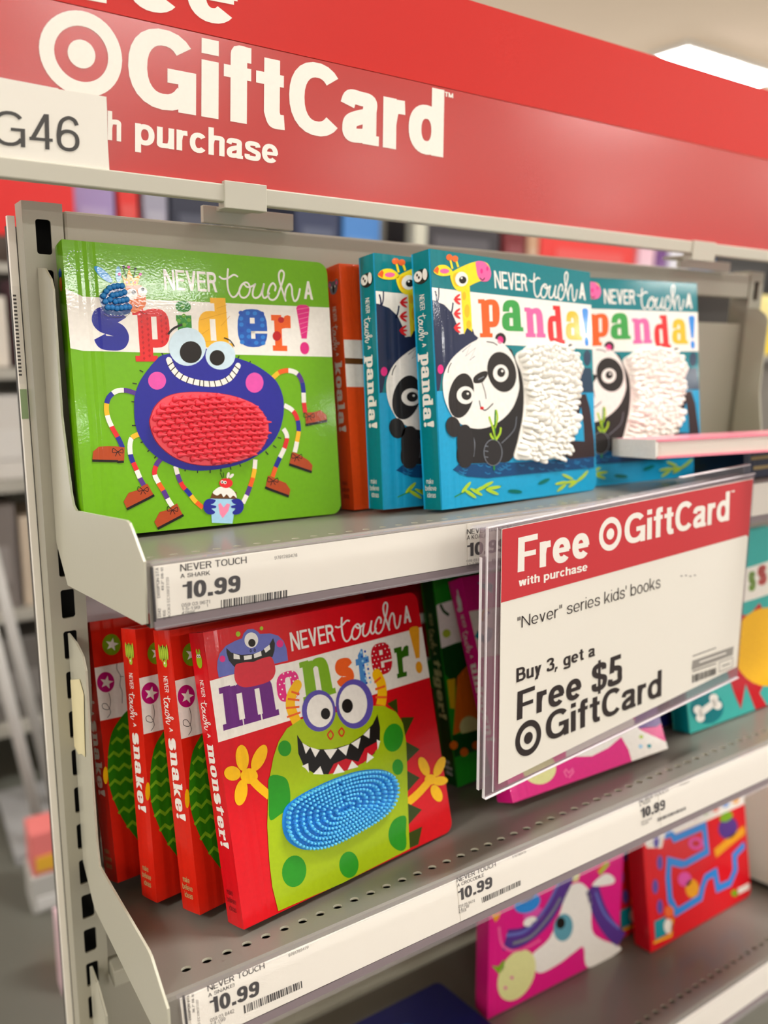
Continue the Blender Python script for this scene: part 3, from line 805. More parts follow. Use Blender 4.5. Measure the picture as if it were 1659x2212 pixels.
('S','w',9,0,8,[663,3105,685,3105],0),
('S','w',9,0,8,[709,3107,731,3107],0),
('S','w',9,0,8,[755,3115,777,3109],0),
('S','w',9,0,8,[802,3117,823,3111],0)]
PANDA=[
('P','tealc',1,0,[0,4100,4100,4100,4100,1873,3546,1882,752,1893,0,1896]),
('P','tealm',1,0,[3284,2517,4100,2538,4100,2285,3270,2274]),
('P','w',2,0,[0,3515,0,3505,905,3499,4052,3493,4100,3496,4100,2663,4008,2669,1651,2669,29,2681,0,2688]),
('P','navy',3,0,[0,3308,56,3304,253,3252,413,3138,514,2958,553,2800,665,2818,693,2886,781,2930,876,2894,910,2814,998,2763,798,2593,317,2260,125,2152,53,1901,0,1888]),
('S','navy',3,1,31,[67,3455,90,3366,91,3276],0),
('S','navy',3,1,25,[150,3513,141,3383,110,3290],0),
('S','navy',3,1,32,[450,3299,424,3192,380,3097],0),
('P','navy2',3,0,[3445,2307,4030,2315,4100,1858,3420,1861]),
('E','dkb',3,[3396,2581,107,-6,-47,-167]),
('E','navy2',3,[3926,2501,114,3,-8,-150]),
('P','dkb',3,0,[3392,1800,3848,1828,3964,1559,4062,937,4072,633,3375,602,2989,737,3196,958]),
('E','dkb',3,[3697,748,338,-17,-8,-151]),
('P','cyan',4,0,[3682,1595,3594,1379,3445,963,3749,941,3740,1250]),
('E','mag',4,[101,2236,66,1,-5,-74]),
('P','gyel',4,0,[642,3578,844,3607,856,3191,861,2853,741,2915,664,2804,646,3232]),
('E','gyel2',5,[758,3185,62,4,-7,-108]),
('E','gyel2',5,[705,3422,46,3,-5,-70]),
('E','gyel2',5,[783,2971,55,3,-4,-65]),
('E','red',5,[551,3404,68,41,15,-14]),
('E','red',5,[548,3358,84,6,-1,-19]),
('E','red',5,[545,3313,64,-32,-17,-16]),
('E','red',5,[536,3177,68,40,15,-14]),
('E','red',5,[533,3132,84,5,-1,-19]),
('E','red',5,[530,3086,64,-33,-17,-16]),
('E','red',5,[521,2951,68,39,15,-14]),
('E','red',5,[518,2905,84,4,-1,-19]),
('E','red',5,[515,2859,64,-33,-17,-15]),
('P','gyel',5,1,[435,3758,689,3887,1026,3999,1285,3996,1357,3853,1287,3715,1105,3690,863,3600,663,3494,520,3515,434,3627]),
('P','gyel2',6,1,[469,3709,549,3782,681,3767,651,3605,516,3568]),
('P','mag2',6,1,[1026,4001,1245,4001,1366,3867,1308,3722,1137,3689,1050,3758,1015,3890]),
('E','mag',7,[1139,3855,32,3,-3,-41]),
('E','mag',7,[1279,3906,28,3,-2,-36]),
('S','blk',7,1,17,[1088,3742,1154,3710,1209,3752],0),
('P','gyel',5,1,[51,3758,148,3850,332,3872,475,3788,415,3730,265,3699,120,3710]),
('P','org',6,0,[44,3763,136,3843,170,3805,139,3720]),
('E','mag2',6,[289,3779,103,9,-2,-37]),
('S','gyel',4,0,44,[470,3832,431,3967],0),
('S','gyel',4,0,45,[604,3871,552,3992],0),
('E','org2',5,[411,4005,71,7,-3,-50]),
('E','org2',5,[537,3996,72,7,-3,-50]),
('E','w',7,[664,3686,146,12,-8,-117]),
('E','blk',8,[686,3674,85,7,-4,-59]),
('E','w',9,[662,3701,23,2,-1,-16]),
('G','org',3,'p',[1027,3392,1550,3427,1533,2791,1039,2772],'w'),
('G','grn3',3,'a',[1608,3421,2109,3452,2138,2915,1585,2901],'w'),
('G','mag2',3,'n',[2179,3330,2705,3351,2735,2831,2194,2819],'w'),
('G','red',3,'d',[2786,3404,3222,3420,3281,2739,2799,2732],'w'),
('G','yel',3,'a',[3319,3339,3748,3353,3790,2823,3313,2817],'w'),
('G','sky',3,'!',[3811,3418,4007,3420,4013,2719,3832,2721],'w'),
('T','w',2,'NEVER',[1444,3892,2279,3901,2289,3611,1451,3606],0.15),
('T','w',2,'A',[3766,3882,3931,3879,3943,3566,3738,3593],0.17),
('H','w',2,'touch',[2346,3980,3693,4055,3688,3532,2340,3524],0),
('P','pblk',5,1,[1692,2564,1878,2455,2017,2228,2070,1881,1996,1301,1708,732,1281,685,675,707,405,723,381,942,508,1126,716,1338,1133,1605]),
('E','pblk',5,[1535,2761,138,5,-7,-107]),
('E','mag',6,[1526,2744,75,3,-4,-67]),
('P','pw',6,1,[129,1940,170,2165,345,2393,642,2588,964,2729,1248,2781,1533,2722,1776,2552,1913,2327,1955,2083,1943,1881,1761,1595,1450,1388,1071,1277,713,1289,375,1429,186,1687]),
('S','grey',7,0,13,[599,2520,801,2647,672,2454,916,2597,765,2389,887,2460],0),
('E','pblk',7,[534,1818,277,-37,-113,-359]),
('E','pblk',7,[1535,2208,350,62,103,-333]),
('E','pw',8,[631,1823,205,-1,-9,-144]),
('E','pw',8,[1500,2188,193,2,-9,-147]),
('E','pblk',9,[650,1826,116,-1,-5,-82]),
('E','pblk',9,[1509,2202,101,1,-5,-79]),
('E','pw',10,[679,1847,27,0,-1,-19]),
('E','pw',10,[1536,2225,29,0,-1,-20]),
('P','pblk',7,1,[837,2109,969,2187,1140,2222,1176,2162,1102,2078,1018,2028,847,2022]),
('S','grey',8,0,17,[942,2077,1085,2128],0),
('S','pblk',7,1,17,[1031,2028,1090,1884,1114,1759],0),
('S','pblk',7,1,20,[948,1733,980,1622,1090,1573,1281,1682],0),
('E','red',7,[1004,1608,48,-1,-2,-28]),
('S','pblk',7,1,16,[256,2179,280,2259,341,2340],0),
('S','pblk',7,1,17,[1183,2707,1345,2693,1446,2655],0),
('S','grey',7,1,20,[753,813,795,1032,745,1172],0),
('P','pblk2',8,1,[426,1279,638,1340,764,1171,774,895,653,666,440,671,387,914]),
('E','pblk2',8,[318,1317,161,15,30,-165]),
('S','grey',7,1,14,[1860,1449,1781,1220,1447,1004],0),
('S','grn',9,0,34,[1231,560,1270,1040,1328,1574],0),
('S','lime',9,1,45,[1298,1095,1236,1295,1165,1465],0),
('S','lime',9,1,44,[1292,1265,1369,1432,1345,1574],0),
('S','lime',9,1,45,[1304,1066,1416,1176,1443,1274],0),
('S','lime',9,1,44,[1263,1068,1194,1141,1180,1184],0),
('E','grey',9,[1225,858,231,-12,-14,-226]),
('E','pblk2',10,[1225,858,214,-11,-13,-214]),
('S','grey',11,0,13,[1028,980,1109,965],0),
('S','grey',11,0,13,[1023,896,1103,881],0),
('S','grey',11,0,13,[1017,798,1097,783],0),
('P','sea',4,0,[265,628,404,709,674,693,1921,656,3326,626,4046,634,4035,426,2827,426,1908,434,1059,436,583,497]),
('S','cyan2',5,1,19,[2408,523,2480,488,2555,495],0),
('S','cyan2',5,1,19,[3033,467,3109,431,3188,439],0),
('S','cyan2',5,1,19,[2828,478,2903,442,2981,450],0),
('S','cyan2',5,1,16,[485,630,545,599,607,606],0),
('S','cyan2',5,1,20,[3604,499,3684,462,3767,470],0),
('S','cyan2',5,1,20,[3443,598,3522,562,3604,570],0),
('S','cyan2',5,1,18,[1880,621,1949,588,2020,595],0),
('S','cyan2',5,1,18,[2132,560,2203,526,2276,533],0),
('S','cyan2',5,1,16,[440,669,500,638,562,645],0),
('S','cyan2',5,1,17,[1251,534,1316,501,1383,508],0),
('S','cyan2',5,1,19,[2931,605,3006,570,3085,577],0),
('S','cyan2',5,1,19,[3048,605,3124,569,3204,577],0),
('S','cyan2',5,1,19,[2395,626,2466,592,2541,599],0),
('S','cyan2',5,1,16,[400,571,459,539,522,546],0),
('S','cyan2',5,1,17,[1037,652,1100,620,1166,627],0),
('S','cyan2',5,1,20,[3756,454,3837,417,3921,424],0),
('S','cyan2',5,1,17,[1282,526,1347,493,1415,500],0),
('S','cyan2',5,1,18,[2116,543,2186,509,2259,516],0),
('S','cyan2',5,1,17,[1015,538,1078,506,1144,513],0),
('S','cyan2',5,1,19,[2648,477,2722,441,2798,449],0),
('S','cyan2',5,1,20,[3414,566,3493,530,3574,538],0),
('S','cyan2',5,1,17,[1523,645,1589,612,1658,620],0),
('S','cyan2',5,1,17,[841,681,903,649,968,657],0),
('S','cyan2',5,1,17,[1324,581,1389,549,1457,556],0),
('S','cyan2',5,1,16,[407,600,466,569,529,576],0),
('S','cyan2',5,1,17,[1445,624,1511,592,1580,599],0),
('S','cyan2',5,1,19,[3125,543,3202,508,3282,515],0),
('S','cyan2',5,1,17,[1372,599,1437,567,1506,574],0),
('S','cyan2',5,1,19,[2708,629,2782,594,2859,602],0),
('S','cyan2',5,1,20,[3735,605,3816,569,3900,577],0),
('S','cyan2',5,1,19,[2865,490,2940,454,3018,461],0),
('S','cyan2',5,1,16,[449,582,509,550,571,557],0),
('S','cyan2',5,1,17,[1535,578,1601,545,1671,553],0),
('S','cyan2',5,1,16,[430,696,489,665,552,672],0),
('S','grn',5,1,19,[274,186,647,265,1402,276],0),
('E','lime',6,[552,323,111,80,29,-20]),
('E','lime',6,[643,205,130,-78,-24,-21]),
('E','lime',6,[783,227,141,-70,-21,-22]),
('E','lime',6,[907,278,156,38,15,-27]),
('E','lime',6,[1052,323,154,44,18,-26]),
('E','lime',6,[1212,263,173,3,4,-29]),
('E','lime',6,[1167,195,157,-58,-17,-25]),
('E','lime2',6,[3007,208,172,10,8,-28]),
('E','lime2',6,[3303,207,177,6,6,-28]),
('E','lime2',6,[3609,254,145,63,28,-24]),
('E','lime2',6,[3209,308,158,-58,-20,-24]),
('E','lime2',6,[3027,120,138,61,27,-23]),
('E','lime2',6,[3376,164,151,53,25,-25]),
('E','lime2',6,[3714,304,124,79,34,-21]),
('E','teal2',5,[1746,156,181,-25,-7,-34]),
('E','teal2',5,[2534,273,163,36,20,-32]),
('P','pw',6,1,[1880,2483,2172,2621,2630,2702,3052,2692,3335,2549,3476,2246,3486,1876,3379,1569,3337,1261,3200,1019,3114,808,2841,669,2146,684,1751,735,1855,1015,2013,1446,2066,1881,2015,2199])]
MONSTER=[
('P','w',1,0,[0,3419,0,3420,403,3435,1321,3414,4090,3478,4100,3485,4100,2619,4099,2608,1269,2574,0,2563,0,2575]),
('P','lav',2,0,[144,3434,138,3559,158,3665,211,3766,319,3851,479,3895,597,3910,638,3980,707,4023,799,4015,870,3963,904,3920,1077,3898,1206,3843,1287,3748,1322,3624,1317,3448]),
('E','pw',3,[744,3858,113,-20,-18,-111]),
('E','blk',4,[746,3817,60,-11,-9,-57]),
('P','blk2',3,0,[324,3822,391,3743,547,3679,727,3656,889,3671,1021,3727,1115,3823,1133,3741,1109,3641,1059,3551,992,3556,734,3540,552,3548,408,3535,336,3641,317,3757]),
('P','pw',4,0,[426,3725,515,3679,515,3623,414,3648]),
('P','pw',4,0,[583,3660,718,3646,706,3591,582,3598]),
('P','pw',4,0,[750,3653,876,3673,878,3603,749,3592]),
('P','pw',4,0,[931,3695,1036,3738,1039,3671,951,3633]),
('S','navy',4,1,11,[696,3713,710,3730,722,3708,706,3690,696,3713],0),
('S','navy',4,1,11,[761,3706,778,3726,790,3703,774,3685,761,3706],0),
('P','tongue',5,1,[423,3545,478,3568,607,3563,709,3545,748,3546,817,3558,953,3568,1042,3546,1078,3402,1058,3301,977,3226,825,3201,600,3204,476,3237,399,3315,391,3429]),
('E','mag',3,[240,3682,46,-9,-7,-47]),
('E','mag',3,[1219,3720,61,-11,-10,-57]),
('E','lime3',2,[544,3983,38,-7,-6,-38]),
('E','lime3',2,[941,3997,30,-5,-5,-29]),
('G','dpur',3,'m',[119,3293,1024,3303,1036,2699,103,2699],'w'),
('G','mag',3,'o',[1063,3289,1472,3299,1445,2855,1044,2853],'w'),
('E','w',4,[1122,3271,13,-3,-2,-12]),
('E','w',4,[1203,3271,13,-3,-2,-12]),
('E','w',4,[1284,3272,14,-3,-2,-12]),
('E','w',4,[1366,3273,14,-3,-2,-13]),
('E','w',4,[1449,3274,14,-3,-2,-13]),
('E','w',4,[1154,3192,13,-3,-2,-12]),
('E','w',4,[1317,3192,14,-3,-2,-12]),
('E','w',4,[1399,3193,14,-3,-2,-13]),
('E','w',4,[1112,3129,13,-3,-2,-12]),
('E','w',4,[1192,3129,13,-3,-2,-12]),
('E','w',4,[1355,3129,14,-3,-2,-12]),
('E','w',4,[1438,3129,14,-3,-2,-13]),
('E','w',4,[1144,3050,13,-3,-2,-12]),
('E','w',4,[1388,3049,14,-3,-2,-12]),
('E','w',4,[1101,2987,13,-3,-2,-12]),
('E','w',4,[1345,2985,14,-3,-2,-12]),
('E','w',4,[1427,2985,14,-3,-2,-13]),
('E','w',4,[1134,2908,13,-3,-2,-12]),
('E','w',4,[1214,2907,13,-3,-2,-12]),
('E','w',4,[1296,2906,14,-3,-2,-12]),
('E','w',4,[1378,2905,14,-3,-2,-12]),
('G','lgrn',3,'n',[1504,3377,2072,3392,2106,2783,1487,2769],'w'),
('G','org',3,'s',[2162,3268,2515,3267,2490,2860,2140,2861],'w'),
('G','mblu',3,'t',[2584,3355,2847,3362,2838,2722,2539,2721],'w'),
('G','dred',3,'e',[2904,3384,3337,3382,3324,2863,2878,2866],'w'),
('G','dgrn',3,'r',[3400,3240,3731,3237,3658,2735,3381,2740],'w'),
('G','yorg',3,'!',[3790,3521,4035,3513,3988,2719,3779,2729],'w'),
('E','pw',4,[2938,3345,13,-2,-2,-11]),
('E','pw',4,[3019,3346,13,-2,-2,-11]),
('E','pw',4,[3100,3346,13,-2,-2,-11]),
('E','pw',4,[3181,3347,13,-2,-2,-11]),
('E','pw',4,[3264,3347,13,-2,-2,-11]),
('E','pw',4,[3347,3348,13,-2,-2,-11]),
('E','pw',4,[2970,3269,13,-2,-2,-11]),
('E','pw',4,[3214,3269,13,-2,-2,-11]),
('E','pw',4,[3297,3269,13,-2,-2,-11]),
('E','pw',4,[2924,3207,13,-2,-2,-11]),
('E','pw',4,[3005,3207,13,-2,-2,-11]),
('E','pw',4,[3250,3207,13,-3,-2,-11]),
('E','pw',4,[3332,3206,13,-3,-2,-11]),
('E','pw',4,[2956,3130,13,-3,-2,-11]),
('E','pw',4,[3037,3130,13,-3,-2,-11]),
('E','pw',4,[3118,3130,13,-3,-2,-11]),
('E','pw',4,[3200,3129,13,-3,-2,-11]),
('E','pw',4,[3282,3129,13,-3,-2,-11]),
('E','pw',4,[2911,3069,13,-3,-2,-11]),
('E','pw',4,[2991,3068,13,-3,-2,-11]),
('E','pw',4,[2942,2992,13,-3,-2,-11]),
('E','pw',4,[3023,2992,13,-3,-2,-11]),
('E','pw',4,[2897,2932,13,-3,-2,-11]),
('E','pw',4,[2977,2930,13,-3,-2,-11]),
('E','pw',4,[3058,2929,13,-3,-2,-11]),
('E','pw',4,[3139,2928,13,-3,-2,-11]),
('E','pw',4,[3221,2927,13,-3,-2,-11]),
('E','pw',4,[3303,2925,13,-3,-2,-11]),
('E','ltb',4,[2708,3306,22,-4,-4,-20]),
('E','cyb3',4,[2789,3303,22,-4,-4,-20]),
('E','cyb3',4,[2711,3234,22,-4,-4,-20]),
('E','ltb',4,[2792,3231,22,-4,-4,-20]),
('E','ltb',4,[2713,3163,22,-4,-4,-20]),
('E','cyb3',4,[2794,3160,22,-4,-4,-20]),
('E','cyb3',4,[2716,3092,22,-4,-4,-19]),
('E','ltb',4,[2797,3088,22,-4,-4,-20]),
('E','ltb',4,[2718,3020,22,-4,-4,-19]),
('E','cyb3',4,[2800,3017,22,-5,-4,-20]),
('E','cyb3',4,[2721,2949,22,-5,-4,-19]),
('E','ltb',4,[2802,2945,22,-5,-4,-20]),
('E','ltb',4,[2723,2878,22,-5,-4,-19]),
('E','cyb3',4,[2805,2873,22,-5,-4,-19]),
('E','cyb3',4,[2726,2807,22,-5,-4,-19]),
('E','ltb',4,[2807,2802,22,-5,-4,-19]),
('T','pw',2,'NEVER',[1411,3851,2237,3848,2239,3575,1405,3567],0.15),
('T','pw',2,'A',[3770,3888,3867,3894,3879,3602,3708,3605],0.17),
('H','pw',2,'touch',[2281,3959,3688,4032,3644,3554,2262,3515],0),
('P','olive',4,0,[3086,2389,3302,2425,3279,2179]),
('P','olive',4,0,[3333,2103,3614,2041,3354,1789]),
('P','olive',4,0,[3358,1696,3632,1500,3307,1374]),
('P','olive',4,0,[3280,1245,3537,1052,3223,912]),
('P','olive',4,0,[3198,734,3477,542,3145,403]),
('P','olive',4,0,[3131,279,3430,282,3292,37,3093,44]),
('E','yel3',4.45,[333,2259,103,-22,-14,-179]),
('E','yel3',4.45,[602,2186,85,-61,-125,-150]),
('E','yel3',4.36,[148,2093,122,-55,-34,-90]),
('E','yel3',4.45,[240,1800,92,-43,-63,-162]),
('E','yel3',4.27,[402,1983,136,-39,-17,-105]),
('S','yel3',3.2,1,119,[402,1983,512,1817,682,1618],0),
('E','yel3',4.45,[3665,1202,104,1,51,-170]),
('E','yel3',4.36,[4011,1105,89,-58,-136,-127]),
('E','yel3',4.0,[3973,873,177,-40,-7,-74]),
('E','yel3',4.09,[3853,699,112,3,57,-154]),
('E','yel3',4.09,[3766,957,130,-38,-18,-82]),
('S','yel3',3.2,1,140,[3788,965,3457,819,3147,730],0),
('S','yel3',4.9,1,164,[1416,3055,1295,2938,1245,2794,1269,2659,1309,2533],1),
('S','yel3',4.9,1,197,[2961,2890,3021,2721,3001,2528,2933,2374],1),
('S','org',5.3,0,31,[1294,2985,1429,2913],0),
('S','org',5.3,0,31,[1213,2892,1414,2828],0),
('S','org',5.3,0,30,[1160,2768,1398,2733],0),
('S','org',5.3,0,30,[1156,2635,1402,2648],0),
('S','org',5.3,0,38,[2884,2779,3032,2832],0),
('S','org',5.3,0,38,[2880,2667,3098,2676],0),
('S','org',5.3,0,38,[2863,2544,3095,2492],0),
('S','org',5.3,0,38,[2840,2424,3056,2337],0),
('P','ygr',5.6,0,[561,34,519,389,530,748,575,1221,644,1568,740,1911,834,2134,957,2328,1128,2475,1390,2547,1839,2523,2371,2450,2725,2436,3007,2371,3241,2216,3351,2004,3359,1702,3303,1318,3208,781,3124,248,3099,34,1696,0]),
('E','eyp',6,[1737,2593,305,-72,-55,-305]),
('E','pw',7,[1755,2588,239,-57,-44,-241]),
('E','blk',8,[1846,2521,86,-21,-15,-84]),
('E','eyp',6,[2430,2538,365,-84,-72,-376]),
('E','pw',7,[2396,2546,276,-64,-56,-294]),
('E','blk',8,[2277,2541,106,-25,-20,-107]),
('S','red3',6,1,26,[1896,2251,1830,2201,1873,2124,1932,2175,1896,2251],0),
('S','red3',6,1,27,[2110,2237,2043,2190,2087,2114,2144,2167,2110,2237],0),
('P','blk',6,0,[1285,2341,1360,2197,1558,2054,1871,1970,2209,1961,2504,2035,2723,2145,2850,2273,2863,2055,2814,1844,2670,1688,2421,1606,2071,1596,1741,1624,1495,1702,1330,1845,1259,2070]),
('P','dred',7,0,[1735,1626,1863,1747,2103,1761,2331,1652,2497,1817,2802,1861,2734,1740,2532,1630,2171,1576]),
('P','pw',8,0,[1355,2204,1477,2102,1388,2030]),
('P','pw',8,0,[1484,2105,1643,2018,1544,1935]),
('P','pw',8,0,[1718,2003,1968,1950,1813,1835]),
('P','pw',8,0,[1985,1953,2201,1955,2111,1807]),
('P','pw',8,0,[2243,1960,2444,2001,2362,1848]),
('P','pw',8,0,[2502,2029,2652,2099,2612,1946]),
('P','pw',8,0,[1288,1877,1407,1887,1395,1749,1343,1828]),
('P','pw',8,0,[1464,1708,1613,1783,1647,1646]),
('P','pw',8,0,[1820,1601,1943,1725,2040,1575]),
('P','pw',8,0,[2104,1589,2212,1704,2316,1575]),
('P','pw',8,0,[2481,1589,2535,1738,2648,1634]),
('P','pw',8,0,[2742,1724,2756,1887,2822,1847]),
('E','sgrn',6,[1042,2204,111,-30,-19,-112]),
('P','sgrn',6,1,[727,1885,980,1792,1028,1576,970,1380,777,1304,629,1301,663,1611]),
('E','sgrn',6,[3105,1830,199,-74,-85,-207]),
('E','sgrn',6,[3103,1352,115,-32,-25,-122]),
('P','sgrn',6,1,[2871,580,3111,554,3071,321,3026,87,2881,76,2721,240,2721,437]),
('E','sgrn',6,[909,466,194,-94,-73,-199]),
('E','sgrn',6,[1873,216,177,-63,-35,-186])]
SNAKE=[
('P','w',1,0,[0,3360,0,3367,513,3371,1401,3376,1674,3375,1674,2477,1402,2483,457,2513,0,2525,0,2529]),
('E','lgrn2',3,[323,3689,154,-23,-18,-169]),
('P','w',4,0,[361,3793,368,3715,445,3686,370,3660,370,3582,317,3644,241,3625,282,3689,235,3755,314,3733]),
('E','vio',3,[159,3110,144,-26,-17,-161]),
('P','w',4,0,[201,3206,208,3128,283,3098,210,3074,209,2997,158,3060,83,3044,123,3105,77,3171,154,3148]),
('S','blk',2,1,9,[188,2933,203,2805,161,2677,70,2707,66,2776,135,2762,185,2627,124,2549],0),
('S','blk',2,1,9,[379,3370,369,3279,417,3155,390,3021,414,2902,394,2721],0),
('S','blk',2,0,9,[405,3157,471,3141],0),
('E','yel3',2,[-9,1673,39,-10,-14,-134]),
('P','sng',3,1,[593,2635,439,2574,306,2465,175,2312,94,2105,46,1848,30,1651,42,1426,108,1163,209,889,369,596,541,385,928,469,1260,1072,1371,1996,1167,2518,800,2687]),
('S','sng2',4,0,46,[267,2321,366,2388,450,2312,551,2380,636,2303,739,2372,826,2294,931,2363,1020,2285,1127,2355,1218,2276,1327,2346,1420,2267,1531,2338],0),
('S','sng2',4,0,46,[139,2128,237,2194,320,2118,419,2184,503,2107,605,2174,691,2097,794,2164,882,2086,987,2154,1076,2074,1184,2143,1275,2063,1385,2132],0),
('S','sng2',4,0,45,[64,1926,160,1990,243,1914,341,1979,425,1902,525,1967,610,1889,712,1955,799,1876,904,1942,992,1863,1099,1930,1189,1850,1297,1917],0),
('S','sng2',4,0,45,[37,1714,133,1777,215,1700,313,1763,396,1686,496,1749,581,1671,683,1735,769,1656,873,1721,961,1641,1067,1706,1157,1625,1265,1691],0),
('S','sng2',4,0,45,[33,1497,129,1559,211,1481,308,1543,392,1465,491,1527,576,1448,678,1511,764,1431,868,1494,956,1413,1061,1478,1151,1396,1259,1460],0),
('S','sng2',4,0,45,[65,1271,161,1331,243,1252,341,1313,425,1234,524,1295,609,1215,711,1277,798,1196,902,1258,990,1176,1096,1239,1186,1156,1294,1219],0),
('S','sng2',4,0,45,[130,1035,226,1094,309,1014,407,1074,491,994,591,1054,677,972,779,1033,866,951,971,1012,1059,929,1166,990,1256,906,1365,968],0),
('S','sng2',4,0,46,[245,783,343,841,426,760,526,818,610,737,712,795,798,713,902,772,990,688,1095,748,1185,664,1293,724,1384,638,1494,699],0)]
UNICORN=[
('P','w',1,0,[0,3462,0,3459,457,3442,2451,3351,2333,2456,207,2584,0,2593,0,2600]),
('S','tealm',2,1,139,[47,3036,195,2906,308,2929,381,3088],0),
('S','yorg',2,1,61,[243,3238,316,3398,453,3425],0),
('S','pur',2,1,56,[317,3237,370,3347,470,3375],0),
('P','tealm',2,0,[337,3958,456,3811,621,3722,691,3867,578,3948]),
('P','pw',2,0,[1437,462,2062,331,2526,379,2928,500,3033,225,3041,0,4100,0,4100,134,3464,525,3404,648,3047,1677,1860,1725]),
('P','purl',3,0,[3355,659,3470,542,3934,476,4100,506,4100,910,3609,1047]),
('E','cream',3,[760,425,382,-93,-86,-270]),
('S','mag2',3,0,38,[1343,114,1310,223,1365,250,1412,181,1520,222,1526,170,1384,97],0),
('E','lime2',4,[3452,382,54,-12,-14,-37]),
('E','ltb',4,[3371,212,54,-12,-14,-37]),
('E','tealm',4,[3605,165,55,-13,-14,-37])]
TIGER=[
('P','pw',1,0,[0,3607,48,3626,442,3640,2085,3637,2138,2819,345,2799,35,2774,0,2777]),
('E','lime2',2,[159,3030,96,-16,-8,-83]),
('S','dgrn2',2,1,60,[96,3614,154,3473,266,3367],0),
('P','dgrn2',1,0,[0,2777,344,2788,1995,2727,2078,846,353,1768,161,2073,8,2258]),
('P','torg',2,0,[291,2138,450,2243,925,2451,1689,2317,1684,929,778,981,258,1068,33,1049,161,1582]),
('P','tyel',3,0,[45,2140,240,2125,144,1540,38,1584]),
('E','cream2',3,[436,1098,233,-49,-21,-210]),
('P','dgrn2',4,0,[9,1054,375,998,1684,929,1665,467,534,578,0,610]),
('E','torg',5,[13,851,96,-21,-8,-83]),
('E','torg',5,[240,644,97,-22,-8,-84]),
('E','torg',5,[546,689,99,-22,-8,-84])]
LABEL1=[
('T','ink',1,'NEVER TOUCH',[415,-89,1282,-105,1279,-189,412,-176],0.13),
('T','ink',1,'A SHARK',[409,-208,787,-216,786,-271,406,-258],0.13),
('T','ink',1,'10.99',[428,-309,1182,-328,1170,-544,411,-523],0.2),
('T','ink',1,'059 03 9671',[397,-573,760,-584,757,-628,394,-614],0.1),
('T','ink',1,'1-5-1.99',[396,-621,625,-635,622,-675,393,-660],0.1),
('T','ink',1,'1',[714,-630,727,-631,725,-670,711,-669],0.12),
('T','ink',1,'47886',[392,-672,559,-682,556,-723,389,-711],0.1),
('T','ink2',1,'9781789478',[1669,-152,1998,-157,1995,-201,1666,-196],0.09),
('P','ink',1,0,[55,-75,87,-80,73,-743,40,-739]),
('T','ink',1,'D059PQN STA',[106,-455,114,-88,149,-91,140,-458],0.13),
('T','ink',1,'49.2" 08-10',[163,-378,175,-94,205,-96,192,-380],0.12),
('T','ink2',1,'BOOKS EC1:09/27/20',[216,-725,231,-224,264,-225,249,-729],0.1),
('T','ink',1,'T2342',[96,-726,104,-585,138,-588,129,-730],0.13),
('T','ink',1,'0105',[156,-730,161,-616,195,-619,188,-734],0.12),
('B','ink',1,'a',[901,-610,1839,-621,1832,-727,894,-718],0),
('T','ink',1,'NEVER TOUCH',[4847,-157,5727,-174,5724,-255,4844,-235],0.13),
('T','ink',1,'A KOALA!',[4843,-252,5253,-258,5251,-324,4841,-316],0.13),
('T','ink',1,'10.99',[4843,-371,5619,-381,5612,-586,4834,-573],0.2),
('T','ink2',1,'059 03 8776',[4820,-622,5199,-634,5197,-673,4818,-660],0.1),
('T','ink2',1,'1-5-2.99',[4817,-677,5065,-683,5063,-717,4816,-711],0.1),
('T','ink2',1,'58205',[4815,-728,5001,-733,5000,-768,4814,-762],0.1),
('T','ink2',1,'1',[5130,-688,5148,-687,5147,-725,5129,-726],0.1),
('B','ink',1,'b',[5322,-675,6376,-705,6373,-800,5319,-770],0)]
